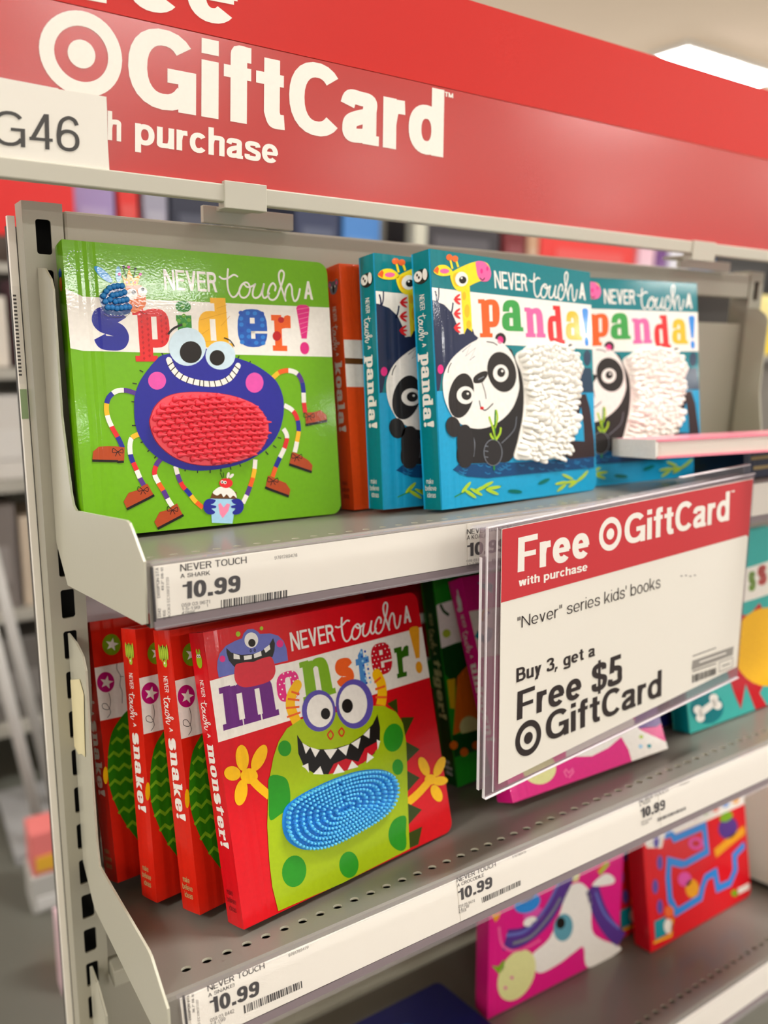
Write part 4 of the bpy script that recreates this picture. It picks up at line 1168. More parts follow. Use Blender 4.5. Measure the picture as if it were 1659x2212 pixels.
LABEL2=[
('T','ink',1,'NEVER TOUCH',[505,-47,1281,-64,1278,-136,506,-121],0.13),
('T','ink',1,'A SNAKE!',[505,-148,853,-155,853,-198,504,-193],0.13),
('T','ink',1,'10.99',[514,-213,1185,-254,1168,-443,515,-413],0.2),
('T','ink2',1,'059 03 8442',[495,-461,811,-471,812,-520,497,-507],0.1),
('T','ink2',1,'1-4-1.99',[493,-514,688,-522,688,-565,493,-557],0.1),
('T','ink2',1,'47977',[492,-568,625,-575,625,-618,492,-610],0.1),
('T','ink2',1,'9781789479',[1624,-87,1923,-90,1921,-124,1624,-127],0.1),
('B','ink',1,'c',[940,-486,1774,-507,1774,-602,940,-590],0),
('P','ink',1,0,[186,-34,218,-39,219,-458,186,-455]),
('T','ink',1,'D059PQN STA',[232,-362,242,-56,274,-65,262,-372],0.13),
('T','ink',1,'36.7" 08-10',[289,-296,302,-65,330,-72,317,-304],0.12),
('T','ink2',1,'BOOKS EC1:09/27/20',[335,-596,348,-159,376,-166,363,-604],0.1),
('T','ink',1,'NEVER TOUCH',[4441,-34,5208,-46,5205,-117,4437,-109],0.13),
('T','ink',1,'A CROCODILE',[4438,-130,4959,-141,4959,-191,4434,-180],0.13),
('T','ink',1,'10.99',[4439,-218,5110,-238,5096,-410,4431,-395],0.2),
('T','ink2',1,'059 05 9474',[4417,-452,4732,-467,4732,-512,4417,-493],0.1),
('T','ink2',1,'1-4-2.99',[4417,-498,4612,-507,4613,-549,4418,-539],0.1),
('T','ink2',1,'47958',[4414,-538,4555,-546,4556,-585,4415,-580],0.1),
('T','ink2',1,'9781789479',[5548,-65,5834,-73,5836,-111,5549,-106],0.1),
('B','ink',1,'d',[4864,-494,5688,-496,5684,-576,4865,-578],0),
('T','ink',1,'NEVER TOUCH',[8540,-40,9324,-54,9319,-121,8529,-110],0.13),
('T','ink2',1,'A TIGER',[8532,-124,8827,-128,8825,-171,8530,-167],0.13),
('T','ink',1,'10.99',[8549,-206,9209,-229,9191,-408,8536,-384],0.2),
('T','ink2',1,'059 03 8441',[8523,-434,8818,-440,8816,-480,8522,-473],0.1),
('T','ink2',1,'1-4-3.99',[8521,-480,8711,-485,8711,-522,8520,-516],0.1),
('B','ink',1,'a',[8953,-505,9763,-527,9759,-584,8952,-572],0),
('T','ink2',1,'9781789478',[9649,-78,9924,-89,9918,-126,9643,-117],0.1)]
HEADER=[
('O','sw',1,'',[-340,6533,663,6586,615,5566,-404,5566],0),
('T','sw',1,'GiftCard',[738,6553,5828,6570,5855,5555,693,5570],0.2),
('T','sw',1,'TM',[5838,6551,6008,6550,6012,6481,5841,6482],0.2),
('T','sw',1,'with',[-77,5448,597,5449,580,5094,-98,5096],0.17),
('T','sw',1,'purchase',[779,5448,2855,5444,2853,5090,763,5089],0.17),
('T','sw',1,'Free',[-549,7552,2273,7709,2257,6788,-612,6672],0.2)]
PAPER=[
('T','ink',1,'CG46',[-1351,5220,50,5309,37,4888,-1383,4832],0.1),
('P','OUTLINE',1,0,[-1582,5611,-842,5621,-184,5608,-173,5599,410,5606,410,5440,399,5103,403,4718,-912,4682,-1666,4667])]
CARD=[
('P','cred',1,0,[-108,4030,-108,4030,6694,3990,6694,3990,6694,2844,6604,2896,-108,2940,-108,2945]),
('T','w',2,'Free',[220,3855,1807,3862,1855,3284,223,3335],0.19),
('O','w',2,'',[2054,3858,2628,3861,2673,3293,2091,3305],0),
('T','w',2,'GiftCard',[2712,3838,5884,3854,5933,3290,2747,3326],0.175),
('T','w',2,'TM',[5915,3851,6046,3856,6052,3817,5921,3812],0.2),
('T','w',2,'with purchase',[249,3239,1810,3208,1819,3067,253,3112],0.17),
('T','cink',2,'"Never" series kids\' books',[245,2642,3817,2608,3840,2381,250,2460],0.09),
('T','cink',2,'Buy 3, get a',[246,1833,2092,1765,2106,1560,254,1605],0.17),
('T','cink',2,'Free $5',[283,1446,2833,1418,2876,866,283,978],0.175),
('O','cink',2,'',[251,915,833,886,858,283,269,317],0),
('T','cink',2,'GiftCard',[941,891,4044,803,4083,277,963,387],0.165),
('S','ink2',2,0,18,[5023,805,5825,774],0),
('S','cgry',2,0,182,[5030,620,6476,551],0),
('S','w',3,0,31,[5269,620,6212,570],0),
('S','ink2',2,0,18,[5060,491,5870,440],0),
('B','ink2',2,'b',[5054,416,5882,349,5900,209,5073,253],0),
('S','cgry',2,0,19,[5990,432,6480,408,6493,201,6018,224,5990,432],0),
('S','ink2',2,0,20,[6101,319,6396,302],0),
('E','cgry',2,[4473,2476,43,-8,1,-13]),
('E','cgry',2,[4615,2458,43,-8,1,-13]),
('E','cgry',2,[4761,2417,44,-8,2,-13]),
('E','cgry',2,[4905,2407,44,-8,2,-13])]
UNI2=[
('P','pw',2,1,[1236,1093,1782,1346,2097,1944,2304,2443,2709,2437,3059,1965,3139,1040,3468,628,4100,175,4100,0,3075,0,2889,640,2563,627,2101,527,1476,553]),
('S','pur',2,1,492,[466,1841,999,1715,1593,1903,2023,2356,2286,2831,2438,3251],0),
('S','lav',3,1,83,[489,1948,1049,1837,1584,2144,2009,2695],0),
('S','mag2',3,1,61,[275,2242,391,1733,848,1400,1501,1414],0),
('S','grey',3,1,84,[681,1659,1219,1626,1759,1933,2083,2286],0),
('S','pur',2,1,400,[3076,2204,3359,1453,3769,785,4180,309],0),
('S','lav',3,1,69,[3207,2008,3554,1277,4093,654],0),
('E','yorg',3,[938,2835,333,-125,8,-256]),
('E','sky',3,[1081,2526,364,8,122,-257]),
('E','chk',2,[1283,2144,296,3,99,-210]),
('E','pw',3,[1178,2020,196,2,59,-126]),
('E','teal3',3,[2204,1456,303,-157,-45,-344]),
('E','blk',4,[2112,1610,139,-72,-19,-146]),
('E','cream',3,[823,783,459,-389,-322,-501]),
('E','chk',4,[678,784,49,-22,1,-43]),
('E','chk',4,[497,603,48,-22,1,-43]),
('P','yorg',3,0,[36,2702,190,2596,318,2614,270,2473,169,2399]),
('P','lgrn',3,0,[89,1349,272,1246,452,1356,458,1118,303,1045]),
('S','lime2',3,0,126,[3302,2465,3595,2655],0),
('S','org2',3,0,80,[3238,2537,3497,2763],0),
('P','pw',3,1,[3075,2229,3488,2398,3808,2183,3756,2027]),
('S','cream',4,1,189,[2529,2551,2576,2774,2685,2927],0)]
MAZE=[
('P','w',1,0,[37,2891,142,2624,672,2450,764,2657,2511,2590,4096,2562,4100,2960,2328,2991,192,3074]),
('E','grey',2,[1151,2962,151,-47,-16,-139]),
('E','pur',2,[1512,2971,154,-47,-16,-140]),
('E','red',2,[1947,2935,158,-48,-16,-141]),
('E','lgrn',2,[2433,2910,162,-49,-16,-143]),
('E','org',2,[2849,2859,165,-50,-16,-145]),
('E','sky',2,[3280,2856,169,-50,-17,-146]),
('E','yorg',2,[3717,2828,172,-51,-17,-148]),
('E','ltb',2,[588,2949,147,-46,-15,-137]),
('S','sky',2,0,195,[900,2613,925,2843,1174,2525,2347,2492,2382,1790,1448,1760],0),
('S','sky',2,0,200,[1448,1760,906,2040,826,1638,832,1063,1035,652,1993,690,2092,901,2270,1135,2656,1150,2719,678,3228,648,3499,910,3505,1316,3971,1470],0),
('S','yorg',3,0,247,[2710,1631,3273,1748,4017,1867],0),
('E','pur',3,[3318,2138,366,-205,-189,-226]),
('E','lgrn',4,[3274,2454,263,15,81,-130]),
('E','yorg',3,[1697,1041,256,-91,-26,-235]),
('E','chk',3,[1441,1375,252,-88,-21,-187]),
('E','chk',3,[1970,2146,288,-94,-18,-160]),
('E','dred',4,[1970,2146,158,-51,-10,-85]),
('P','tealm',3,0,[203,727,617,713,600,243,185,262]),
('S','yel',4,0,68,[112,220,766,155,883,565],0),
('E','w',4,[690,423,162,-62,-21,-183]),
('E','org2',4,[765,777,176,-66,-16,-147]),
('E','lgrn',3,[3391,311,139,-50,-10,-88]),
('S','w',3,0,167,[3552,304,4043,284],0),
('E','eyp',2,[491,2697,106,-34,-20,-182]),
('E','eyp',2,[564,2108,107,-36,-20,-182]),
('E','eyp',2,[332,1575,106,-38,-20,-181]),
('E','eyp',2,[442,1016,107,-39,-20,-182])]
DINO=[
('P','w',1,0,[0,3130,2779,3267,3317,3303,4100,3350,4100,2486,3187,2531,2653,2506,0,2463]),
('G','red',1,'s',[2893,3219,3252,3235,3180,2806,2823,2794],'w'),
('G','lgrn',1,'s',[2532,3140,2811,3143,2740,2720,2462,2719],'w'),
('P','dred',2,0,[1315,1435,2076,2033,1946,2268,2406,2169,2826,2391,2963,2151,3714,2304,3526,113,2793,601,2485,342,2720,0,2282,0,2020,657,1765,129,1581,540]),
('E','yel3',3,[3003,1324,1302,-247,-151,-902]),
('E','tealc',2,[625,422,546,-125,-54,-337]),
('S','pw',4,0,161,[349,353,923,498],0),
('E','pw',4,[318,451,142,-33,-15,-93]),
('E','pw',4,[366,267,142,-33,-15,-93]),
('E','pw',4,[872,582,146,-33,-15,-95]),
('E','pw',4,[972,404,147,-33,-15,-95])]
PATCH_S=[1014,1554,1044,1694,1126,1833,1278,1948,1500,2006,1799,2016,2129,1989,2413,1925,2673,1810,2824,1631,2867,1452,2795,1227,2618,1057,2369,969,2050,923,1768,926,1498,989,1263,1121,1086,1317]
BEADS=[585,3474,646,3499,701,3513,762,3517,539,3428,497,3366,621,3378,676,3392,731,3406,788,3431,517,3286,578,3316,652,3293,702,3307,757,3315,812,3329,543,3206,602,3209,666,3199,727,3210,782,3218,840,3226]
PATCH_P=[1880,2483,2172,2621,2630,2702,3052,2692,3335,2549,3476,2246,3486,1876,3379,1569,3337,1261,3200,1019,3114,808,2841,669,2146,684,1751,735,1855,1015,2013,1446,2066,1881,2015,2199]
PATCH_M=[831,1237,911,1386,1139,1467,1493,1514,1924,1532,2332,1509,2708,1424,2941,1294,3028,1129,2994,944,2831,786,2528,691,2166,647,1787,616,1429,622,1128,700,911,862,822,1041]
TOUCH=[[106,900,93,641,89,399,99,174,131,28,175,44,216,178,240,320,272,457,315,516,346,470,359,319,338,144,290,23,244,37,225,165,238,335,278,464,323,374,372,389,427,476],[428,485,397,286,390,100,422,28,475,114,512,306,539,505],[535,480,509,197,527,51,567,98,597,211],[672,318,684,451,654,555,611,447,582,240,593,49,640,0,695,118,741,392,785,682,803,906,775,1000,739,893,736,673,765,365,803,0],[792,87,817,374,866,566,893,450,894,198,917,11,963,107,1000,422],[0,638,41,577,99,612,170,732,215,689]]
POSE={
'spider':[[-0.01002,0.10514,-0.00933],[0.99989,-0.00214,-0.01491],[0.01505,0.17143,0.98508],[-0.00045,0.98519,-0.17144]],
'pandaA':[[0.25106,0.03999,-0.00214],[0.9925,0.11935,-0.0265],[0.0074,0.15774,0.98745],[-0.12204,0.98024,-0.15568]],
'pandaB':[[0.21832,0.0755,-0.00584],[0.99875,0.04443,-0.02285],[0.01628,0.143,0.98959],[-0.04724,0.98873,-0.1421]],
'koala':[[0.21087,0.11044,-0.01262],[0.99999,-0.00038,0.00391],[-0.00381,0.14921,0.9888],[0.00096,0.9888,-0.14921]],
'monster':[[0.05226,-0.01676,-0.26608],[0.98895,0.13904,-0.05144],[0.00321,0.32682,0.94508],[-0.14822,0.9348,-0.32276]],
'snake3':[[0.03506,0.02225,-0.27478],[0.96449,0.24814,-0.09044],[0.01711,0.28298,0.95897],[-0.26355,0.92647,-0.26869]],
'snake2':[[0.01598,0.06196,-0.2841],[0.97116,0.22051,-0.09069],[0.03386,0.24897,0.96792],[-0.23602,0.94307,-0.23432]],
'snake1':[[-0.00121,0.10748,-0.29041],[0.97666,0.1933,-0.09364],[0.02449,0.33287,0.94266],[-0.21338,0.92295,-0.32036]],
'unicorn':[[0.31791,0.00754,-0.26911],[0.99971,-0.02154,-0.01095],[0.01951,0.45191,0.89185],[0.01426,0.8918,-0.4522]],
'green':[[0.31794,0.08463,-0.29499],[0.99901,-0.00043,0.04449],[-0.04348,0.20301,0.97821],[0.00945,0.97918,-0.20279]],
'uni2':[[0.3894,0.09983,-0.61578],[0.99918,-0.03954,0.00871],[-0.00675,0.04941,0.99876],[0.03992,0.998,-0.04911]],
'maze':[[0.6223,0.06507,-0.60812],[0.99999,-0.00518,0.00114],[-3e-05,0.21042,0.97761],[0.0053,0.9776,-0.21041]],
'dino':[[0.58273,0.0202,-0.27906],[0.9998,-0.01939,0.00491],[0.0,0.24557,0.96938],[0.02,0.96918,-0.24552]],
'pandaC':[[0.4246,0.09092,-0.01097],[0.99724,-0.07362,0.00941],[0.00219,0.15591,0.98777],[0.07419,0.98502,-0.15564]]}
CARDPOSE=[[0.25063,-0.05041,-0.19934],[0.9964,0.0825,0.01936],[-0.02215,0.03305,0.99921]]

def W3(p): return Vector((p[0], p[1], p[2] + ZS))
# ------------------------------------------------------------------ the setting
mb = MB(); mb.box((-4, -5, -.1), (8, 6, 0), plain('floor_vinyl', (98, 98, 90), 0.3, coat=0.15, vary=0.06, vscale=3)); mb.build('floor', kind='structure')  # floor ends early so the added low world light reaches the ceiling
mb = MB(); mb.box((-14, -16, 3.96), (18, 16, 4.1), plain('ceiling_tile', (250, 226, 198), 0.9, vary=0.02, vscale=2)); mb.build('ceiling', kind='structure')
M_LAMP = glow('lamp_diffuser', (1.0, .978, .94), LAMP_POWER)
M_LAMPBODY = plain('lamp_housing', (235, 232, 225), 0.5)
def ceiling_light(x, y, label):
    t = thing('ceiling_light', label, 'ceiling light', Matrix.Translation((x, y, 3.90)), 'fluorescent lights in rows on the ceiling')
    m = MB(); m.box((-.72, -.22, 0), (.72, .22, .06), M_LAMPBODY); m.build('housing', t)
    m = MB(); m.box((-.67, -.18, -.012), (.67, .18, .004), M_LAMP); m.build('diffuser', t)
ceiling_light(6.85, 4.8, 'bright rectangular ceiling light seen above the right end of the red header')
for x in (-3.35, 1.75, 6.85, 11.95):
    for y in (-10.6, -5.75, -.4, 4.8):
        if (x, y) in ((6.85, 4.8), (1.75, 4.8)): continue
        ceiling_light(x, y, 'rectangular ceiling light outside the view, one of the unseen rows')

# ------------------------------------------------------------------ the gondola: posts, back panel, top bar
def ring_pts(cx, cz, hw, hh, r, n=4):
    out = []
    for sx, sz, a0 in ((1, 1, 0), (-1, 1, 90), (-1, -1, 180), (1, -1, 270)):
        for i in range(n + 1):
            t = math.radians(a0 + 90 * i / n)
            out.append((cx + sx * (hw - r) + r * math.cos(t), cz + sz * (hh - r) + r * math.sin(t)))
    return out
gond = thing('gondola_frame', 'grey steel gondola frame with slotted post and back panel behind the book shelves', 'store fixture', Matrix.Translation((0, 0, 0)))
PITCH, Z0 = 0.03376, 0.2068
YP = .1636                      # front of the posts
def upright(xa, xb, sa, sb):
    m = MB(); y = YP
    top = Z0 + .0100
    m.box((xa, y, ZS + Z0), (xb, y + .002, ZS + top), M_UPRIGHT)
    for i in range(44):
        zt = Z0 - i * PITCH; zb = zt - PITCH
        hole = [(p[0], y, p[1] + ZS) for p in ring_pts((sa+sb)/2, zt - .0116, (sb-sa)/2, .0116, .0019)]
        m.prism([(xa, y, zt + ZS), (xb, y, zt + ZS), (xb, y, zb + ZS), (xa, y, zb + ZS)], (0, .002, 0), M_UPRIGHT, [hole])
    m.box((xa, y, 0), (xb, y + .002, ZS + Z0 - 44 * PITCH), M_UPRIGHT)
    m.box((xa, y + .002, 0), (xa + .002, y + .026, ZS + top), M_UPRIGHT)
    m.box((xb - .002, y + .002, 0), (xb, y + .026, ZS + top), M_UPRIGHT)
    m.box((xa + .002, y + .022, 0), (xb - .002, y + .026, ZS + top), M_DARK)  # back wall painted black for the shade seen through the slots
    m.box((xa, y, ZS + top), (xb, y + .026, ZS + top + .0015), M_UPRIGHT)
    return m.build('upright', gond, bevel=.0005)
upright(-.0269, -.0003, -.0187, -.0086)
upright(.8078, .8342, .8160, .8260)
m = MB(); m.box((.0005, .1642, ZS + .1853), (.8070, .180, ZS + .2141), M_PANEL); m.build('top_bar', gond, bevel=.002)
m = MB(); m.box((.0005, .1692, ZS - .055), (.8070, .1745, ZS + .1550), M_PANEL); m.build('back_panel', gond, bevel=.001)
m = MB(); m.box((.0005, .2360, .02), (.8070, .2410, ZS - .056), M_PANEL); m.box((.0005, .1692, ZS - .0600), (.8070, .2410, ZS - .0550), M_PANEL); m.build('back_panel', gond)
m = MB(); m.box((-.0255, .2450, .02), (.930, .2510, ZS + .2085), plain('rear_panel', (58, 54, 48), .6)); m.build('rear_panel', gond)  # panel colour darkened to paint the shade in the slot under the bar
m = MB(); m.box((-.0324, .1904, .0), (-.0275, .197, ZS + .2104), plain('end_trim_paint', (246, 242, 230), .5))
m.box((-.0326, .1901, ZS + .092), (-.0288, .1904, ZS + .162), M_PAPER)
for i in range(22): m.box((-.0325, .1898, ZS + .098 + i * .0027), (-.0304, .1901, ZS + .0993 + i * .0027), ink_mat('ink2'))
m.box((-.0326, .1900, ZS + .066), (-.0279, .1904, ZS + .088), plain('green_sticker', (150, 176, 130), .6))
m.build('end_trim', gond, label='cream end trim with a barcode sticker')
m = MB(); m.box((-.0269, .0, 0), (.8342, .19, .10), M_UPRIGHT); m.build('base', gond)
m = MB(); m.box((.0005, .1480, ZS - .4220), (.4200, .1690, ZS - .4060), M_UPRIGHT); m.build('cross_bar', gond, bevel=.001)

# ------------------------------------------------------------------ shelves
HS = 0.01405
def make_shelf(name_label, o, tilt, length, bracket, holes_d, hole_r=.0033, depth=.285, x_holes=.0076, rear=None):
    M = Matrix.Translation(W3(o)) @ Matrix.Rotation(tilt, 4, 'X')
    t = thing('store_shelf', name_label, 'shelf', M, 'tilted steel shelves of the gondola')
    m = MB(); x0, x1 = .0004, length
    d0, d1 = holes_d - HS / 2, holes_d + HS / 2
    def rectf(xa, da, xb, db, n=0.0):
        m.add([(xa, da, n), (xb, da, n), (xb, db, n), (xa, db, n)], [(0, 1, 2, 3)], M_SHELF)
    # rolled front edge
    prof = [(0, -.041), (0, -.0035), (.0008, -.0012), (.0026, 0.0)]
    for (a, b), (c, d) in zip(prof, prof[1:]):
        m.add([(x0, a, b), (x1, a, b), (x1, c, d), (x0, c, d)], [(0, 1, 2, 3)], M_SHELF)
    m.add([(x0, 0, -.041), (x1, 0, -.041), (x1, .012, -.041), (x0, .012, -.041)], [(0, 1, 2, 3)], M_SHELF)
    rectf(x0, .0026, x1, d0); rectf(x0, d1, x1, depth)
    n = int((x1 - x0 - .012) / HS); xs = x_holes - HS / 2
    rectf(x0, d0, xs, d1); rectf(xs + n * HS, d0, x1, d1)
    K = 16
    for i in range(n):
        cx = xs + (i + .5) * HS
        ins, outs, low = [], [], []
        for k in range(K):
            a = 2 * math.pi * k / K; c, s = math.cos(a), math.sin(a)
            q = (HS / 2) / max(abs(c), abs(s))
            ins.append((cx + hole_r * c, holes_d + hole_r * s, 0.0)); outs.append((cx + q * c, holes_d + q * s, 0.0)); low.append((cx + hole_r * c, holes_d + hole_r * s, -.0016))
        m.add(ins + outs, [(k, (k+1) % K, K + (k+1) % K, K + k) for k in range(K)], M_SHELF)
        m.add(ins + low, [(k, (k+1) % K, K + (k+1) % K, K + k) for k in range(K)], M_BRACKET)
    m.add([(x0, .001, -.014), (x1, .001, -.014), (x1, depth, -.014), (x0, depth, -.014)], [(0, 1, 2, 3)], M_SHELF)
    m.add([(x1, 0, 0), (x1, depth, 0), (x1, depth, -.041), (x1, 0, -.041)], [(0, 1, 2, 3)], M_SHELF)
    if rear:
        m.add([(.0145, depth, 0), (rear[0], depth, 0), (rear[0], rear[1], 0), (.0145, rear[1], 0)], [(0, 1, 2, 3)], M_SHELF)
    m.build('shelf_pan', t)
    Mi = M.inverted()
    pts = [Mi @ W3(p) for p in bracket]
    nv = (pts[len(pts)//2] - pts[0]).cross(pts[2] - pts[0]).normalized()
    if nv.x > 0: nv = -nv
    m = MB(); m.prism(pts, nv * .0016, M_BRACKET); br = m.build('end_bracket', t, bevel=.0006)
    m = MB(); m.prism([Vector((length, p.y, p.z)) for p in pts], (.0016, 0, 0), M_BRACKET); m.build('end_bracket', t)
    return t, M, br
def skew(pts, xa, ya, xb, yb): return [(xa + (xb - xa) * (y - ya) / (yb - ya), y, z) for y, z in pts]
BACK = (-.0139, .1636)
def bracket_pts(pts, xa, ya): return skew(pts, xa, ya, *BACK)
BACK = (-.0178, .1636)
B1 = bracket_pts([(.1630, .1742), (.1485, .1735), (.1370, .1660), (.1333, .1590), (.1327, .0729), (.1225, .0200), (.1190, .0118), (.1138, .0092), (.0220, .0208), (.0175, .0200), (.0135, .0168), (-.0022, .0006), (-.0022, -.0385), (.004, -.0410), (.1427, -.0533), (.1630, -.0250)], 0, 0)
BACK = (-.0139, .1636)
B2 = bracket_pts([(.1630, -.0985), (.1353, -.0976), (.1170, -.101), (.1103, -.1100), (.1108, -.2045), (.1090, -.2500), (.1052, -.2689), (.098, -.2680), (-.018, -.2516), (-.024, -.2521), (-.0462, -.2629), (-.0545, -.2660), (-.0570, -.3030), (-.050, -.3050), (.1308, -.3235), (.1630, -.3000)], -.012, -.0486)
B3 = bracket_pts([(y + .006, z - .306) for y, z in [(.157, -.0985), (.1353, -.0976), (.1103, -.1100), (.1108, -.2045), (.1052, -.2689), (-.010, -.2577), (-.0311, -.2860), (-.0330, -.3230), (.1308, -.3435), (.157, -.33)]], -.012, -.0281)
S1, M1, br1 = make_shelf('upper grey shelf holding the green spider book and the teal panda books', (0, 0, 0), -.12718, .806, B1, .0122, .0026, .1620)
S2, M2, br2 = make_shelf('middle grey perforated shelf holding the row of red books', (-.0123, -.0486, -.2632), -.24811, .818, B2, .0222, .0034, .2160, .0200, (.818, .288))
S3, M3, br3 = make_shelf('lowest grey shelf in view with a unicorn book and red maze books', (-.0123, -.0281, -.5892), -.2168, 1.15, B3, .0225, .0034, .1920, .0200, (.818, .262))
m = MB(); t_ = M2.inverted()
pts = [t_ @ W3((p[0] - .0021, p[1], p[2])) for p in bracket_pts([(.1602, -.1363), (.1286, -.1233), (.1174, -.1314), (.1225, -.160), (.1262, -.1862), (.137, -.189), (.1484, -.1951), (.1628, -.1948)], -.012, -.0486)]
m.prism(pts, (-.0004, 0, 0), plain('masking_tape', (226, 216, 172), .7, .2, 90, vary=.06, vscale=60)); m.build('tape_strip', S2, label='torn cream masking tape')
for sh, br, (yy, zz), M in ((S1, br1, (.018, -.031), M1), (S2, br2, (-.0165, -.2990), M2)):
    Mi = M.inverted(); m = MB()
    xx = -.0022 if sh is S1 else -.0122
    c = Mi @ W3((xx, yy, zz))
    vs = [c + Vector((0, .0012 * math.cos(2*math.pi*i/12), .0026 * math.sin(2*math.pi*i/12))) for i in range(12)]
    m.prism(vs, (-.0003, 0, 0), M_DARK); m.build('screw_hole', sh)  # dark disc laid on the bracket for the shade in its hole
# price rails and the tags in them
def rail(sh, x0, x1, tone):
    m = MB()
    m.box((x0, -.0012, -.0355), (x1, -.0004, -.0036), M_PAPER); m.build('rail_insert', sh, label='blank cream strip in the price rail')
    m = MB()
    m.box((x0 - .002, -.0058, -.0415), (x1, -.0050, -.0018), M_CLEAR)
    m.box((x0 - .002, -.0050, -.0415), (x1, -.0002, -.0407), M_CLEAR)
    m.box((x0 - .002, -.0062, -.0018), (x1, .0002, -.0008), M_CLEAR)
    m.box((x0 - .002, -.0012, -.0415), (x1, -.0006, -.0360), plain('rail_back', tone, .4))
    m.build('price_rail', sh, label='clear plastic price rail')
rail(S1, .0046, .806, (124, 110, 114))
rail(S2, .0080, .818, (98, 88, 92))
rail(S3, .0080, 1.15, (98, 88, 92))
def price_tag(sh, M, art, x0, x1, label, zlo=-.0352, zhi=-.0040):
    t = bpy.data.objects.new('price_tag', None)
    m = MB(); m.box((x0, -.0017, zlo), (x1, -.0013, zhi), M_PAPER)
    ink(m, art, lambda x, y, L: (x, -.0018 - L * .00004, y), ink_mat)
    o = m.build('price_tag'); o.matrix_world = M
    bpy.data.objects.remove(t)
    tag(o, label, 'price tag', 'paper price tags in the rails')
def between(art, a, b):
    out = []
    for it in art:
        c = it[3] if it[0] == 'E' else (it[5] if it[0] == 'S' else it[4])
        if a <= c[0] / 20000 < b: out.append(it)
    return out
price_tag(S1, M1, between(LABEL1, -1, .15), .0052, .098, 'white 10.99 price tag reading A SHARK, on the upper shelf edge')
price_tag(S1, M1, between(LABEL1, .15, 1), .243, .345, 'white 10.99 price tag reading A KOALA, half hidden by the hanging sign card')
price_tag(S2, M2, between(LABEL2, -1, .15), .0130, .120, 'white 10.99 price tag reading A SNAKE, left end of middle shelf edge')
price_tag(S2, M2, between(LABEL2, .15, .40), .222, .345, 'white 10.99 price tag reading A CROCODILE, middle shelf edge')
price_tag(S2, M2, between(LABEL2, .40, 2), .452, .58, 'white 10.99 price tag on the middle shelf edge, rightmost of its tags')

# ------------------------------------------------------------------ the red header sign and its rail
hdr = thing('header_sign', 'long red header sign with big white gift card lettering above the shelves', 'sign', Matrix.Translation((0, 0, ZS)))
M_RED = plain('sign_red', (208, 34, 26), .4, vary=.02, spec=.3); M_REDP = plain('sign_red_glare', (192, 46, 44), .3, coat=.75, coat_rough=.2, spec=.3, vary=.02)  # lower panel's red is pinker, putting plastic glare into the colour
m = MB(); m.box((-.41, .1141, .2285), (1.63, .1176, .3302), M_REDP)
ink(m, [a for a in HEADER if not (a[0] == 'T' and a[3] == 'Free')], lambda x, y, L: (x, .1140 - L * .00012, y), ink_mat); m.build('lower_panel', hdr)
m = MB(); m.box((-.41, .1152, .3312), (1.63, .1187, .3994), M_RED)
ink(m, [a for a in HEADER if a[0] == 'T' and a[3] == 'Free'], lambda x, y, L: (x, .1151 - L * .00012, y), ink_mat); m.build('upper_panel', hdr)
m = MB(); m.box((-.41, .1104, .2238), (1.63, .1199, .2359), M_RAIL); m.build('bottom_rail', hdr, bevel=.001)
for xa, xb, za, zb, pa, pb, pz1 in ((.0989, .1314, .2196, .2381, .1006, .1767, .2268), (.6197, .6569, .2169, .2368, .6630, .7540, .2245)):
    m = MB(); m.box((xa, .1090, za), (xb, .1216, zb), M_RAIL); m.build('clip', hdr, bevel=.0005)
    m = MB(); m.box((pa, .1570, .2142), (pb, .1630, pz1), M_RAIL); m.box((xa + .012, .1212, pz1 - .004), (xb + .004, .1575, pz1 - .001), M_RAIL); m.build('mounting_plate', hdr, bevel=.0005)
m = MB()
pts = [a for a in PAPER if a[0] == 'P'][0][4]
loop = [(pts[i] / 20000, .1128, pts[i+1] / 20000) for i in range(0, len(pts), 2)]
m.prism(loop, (0, -.0002, 0), M_PAPER)
ink(m, PAPER, lambda x, y, L: (x, .1125 - L * .0002, y), lambda c: plain('ink_aisle', (70, 68, 66), .6))
o = m.build('aisle_label'); o.matrix_world = Matrix.Translation((0, 0, ZS)); tag(o, 'torn white paper marked G46 stuck over the left of the red header sign', 'paper label')

# ------------------------------------------------------------------ board books
H_, T_ = .205, .022
def book_matrix(pose):
    o, a, up, bk = [Vector(v) for v in pose]
    M = Matrix.Identity(4)
    for i in range(3): M[i][0], M[i][1], M[i][2] = a[i], bk[i], up[i]
    M.translation = W3(o)
    return M
def outline(w, h, r, n=6):
    pts = [(0, 0)]
    pts += [(w - r + r * math.sin(math.radians(90*i/n)), r - r * math.cos(math.radians(90*i/n))) for i in range(n + 1)]
    pts += [(w - r + r * math.cos(math.radians(90*i/n)), h - r + r * math.sin(math.radians(90*i/n))) for i in range(n + 1)]
    return pts + [(0, h)]
def spine_text(word, c, cut, letters=None, name_c='w'):
    """lettering down a spine: returns art in (distance from the top, height above the back edge)"""
    U = 20000; out = []
    q = lambda x0, x1, y0, y1: [int(v * U) for v in (x0, y1, x1, y1, x1, y0, x0, y0)]
    out.append(('T', name_c, 1, 'NEVER', q(.0335, .0455, .0080, .0135), .13))
    out.append(('H', name_c, 1, '', q(.0480, .0690, .0050, .0155), .075))
    out.append(('T', name_c, 1, 'A', q(.0715, .0745, .0085, .0130), .14))
    W = sum(SLABW[ch] for ch in word) + .05 * (len(word) - 1)
    x = .0790; s = (.0595 if len(word) > 4 else .05) / W
    if word in ('monster!', 'unicorn!'): s = .072 / W
    for ch in word:
        w = SLABW[ch] * s
        y0, y1 = .0056, .0146
        if ch in 'dklt!i': y1 = .0176
        if ch in 'pg': y0 = .0024
        out.append(('G', c, 1, ch, q(x, x + w, y0, y1), cut)); x += w + .05 * s
    return out
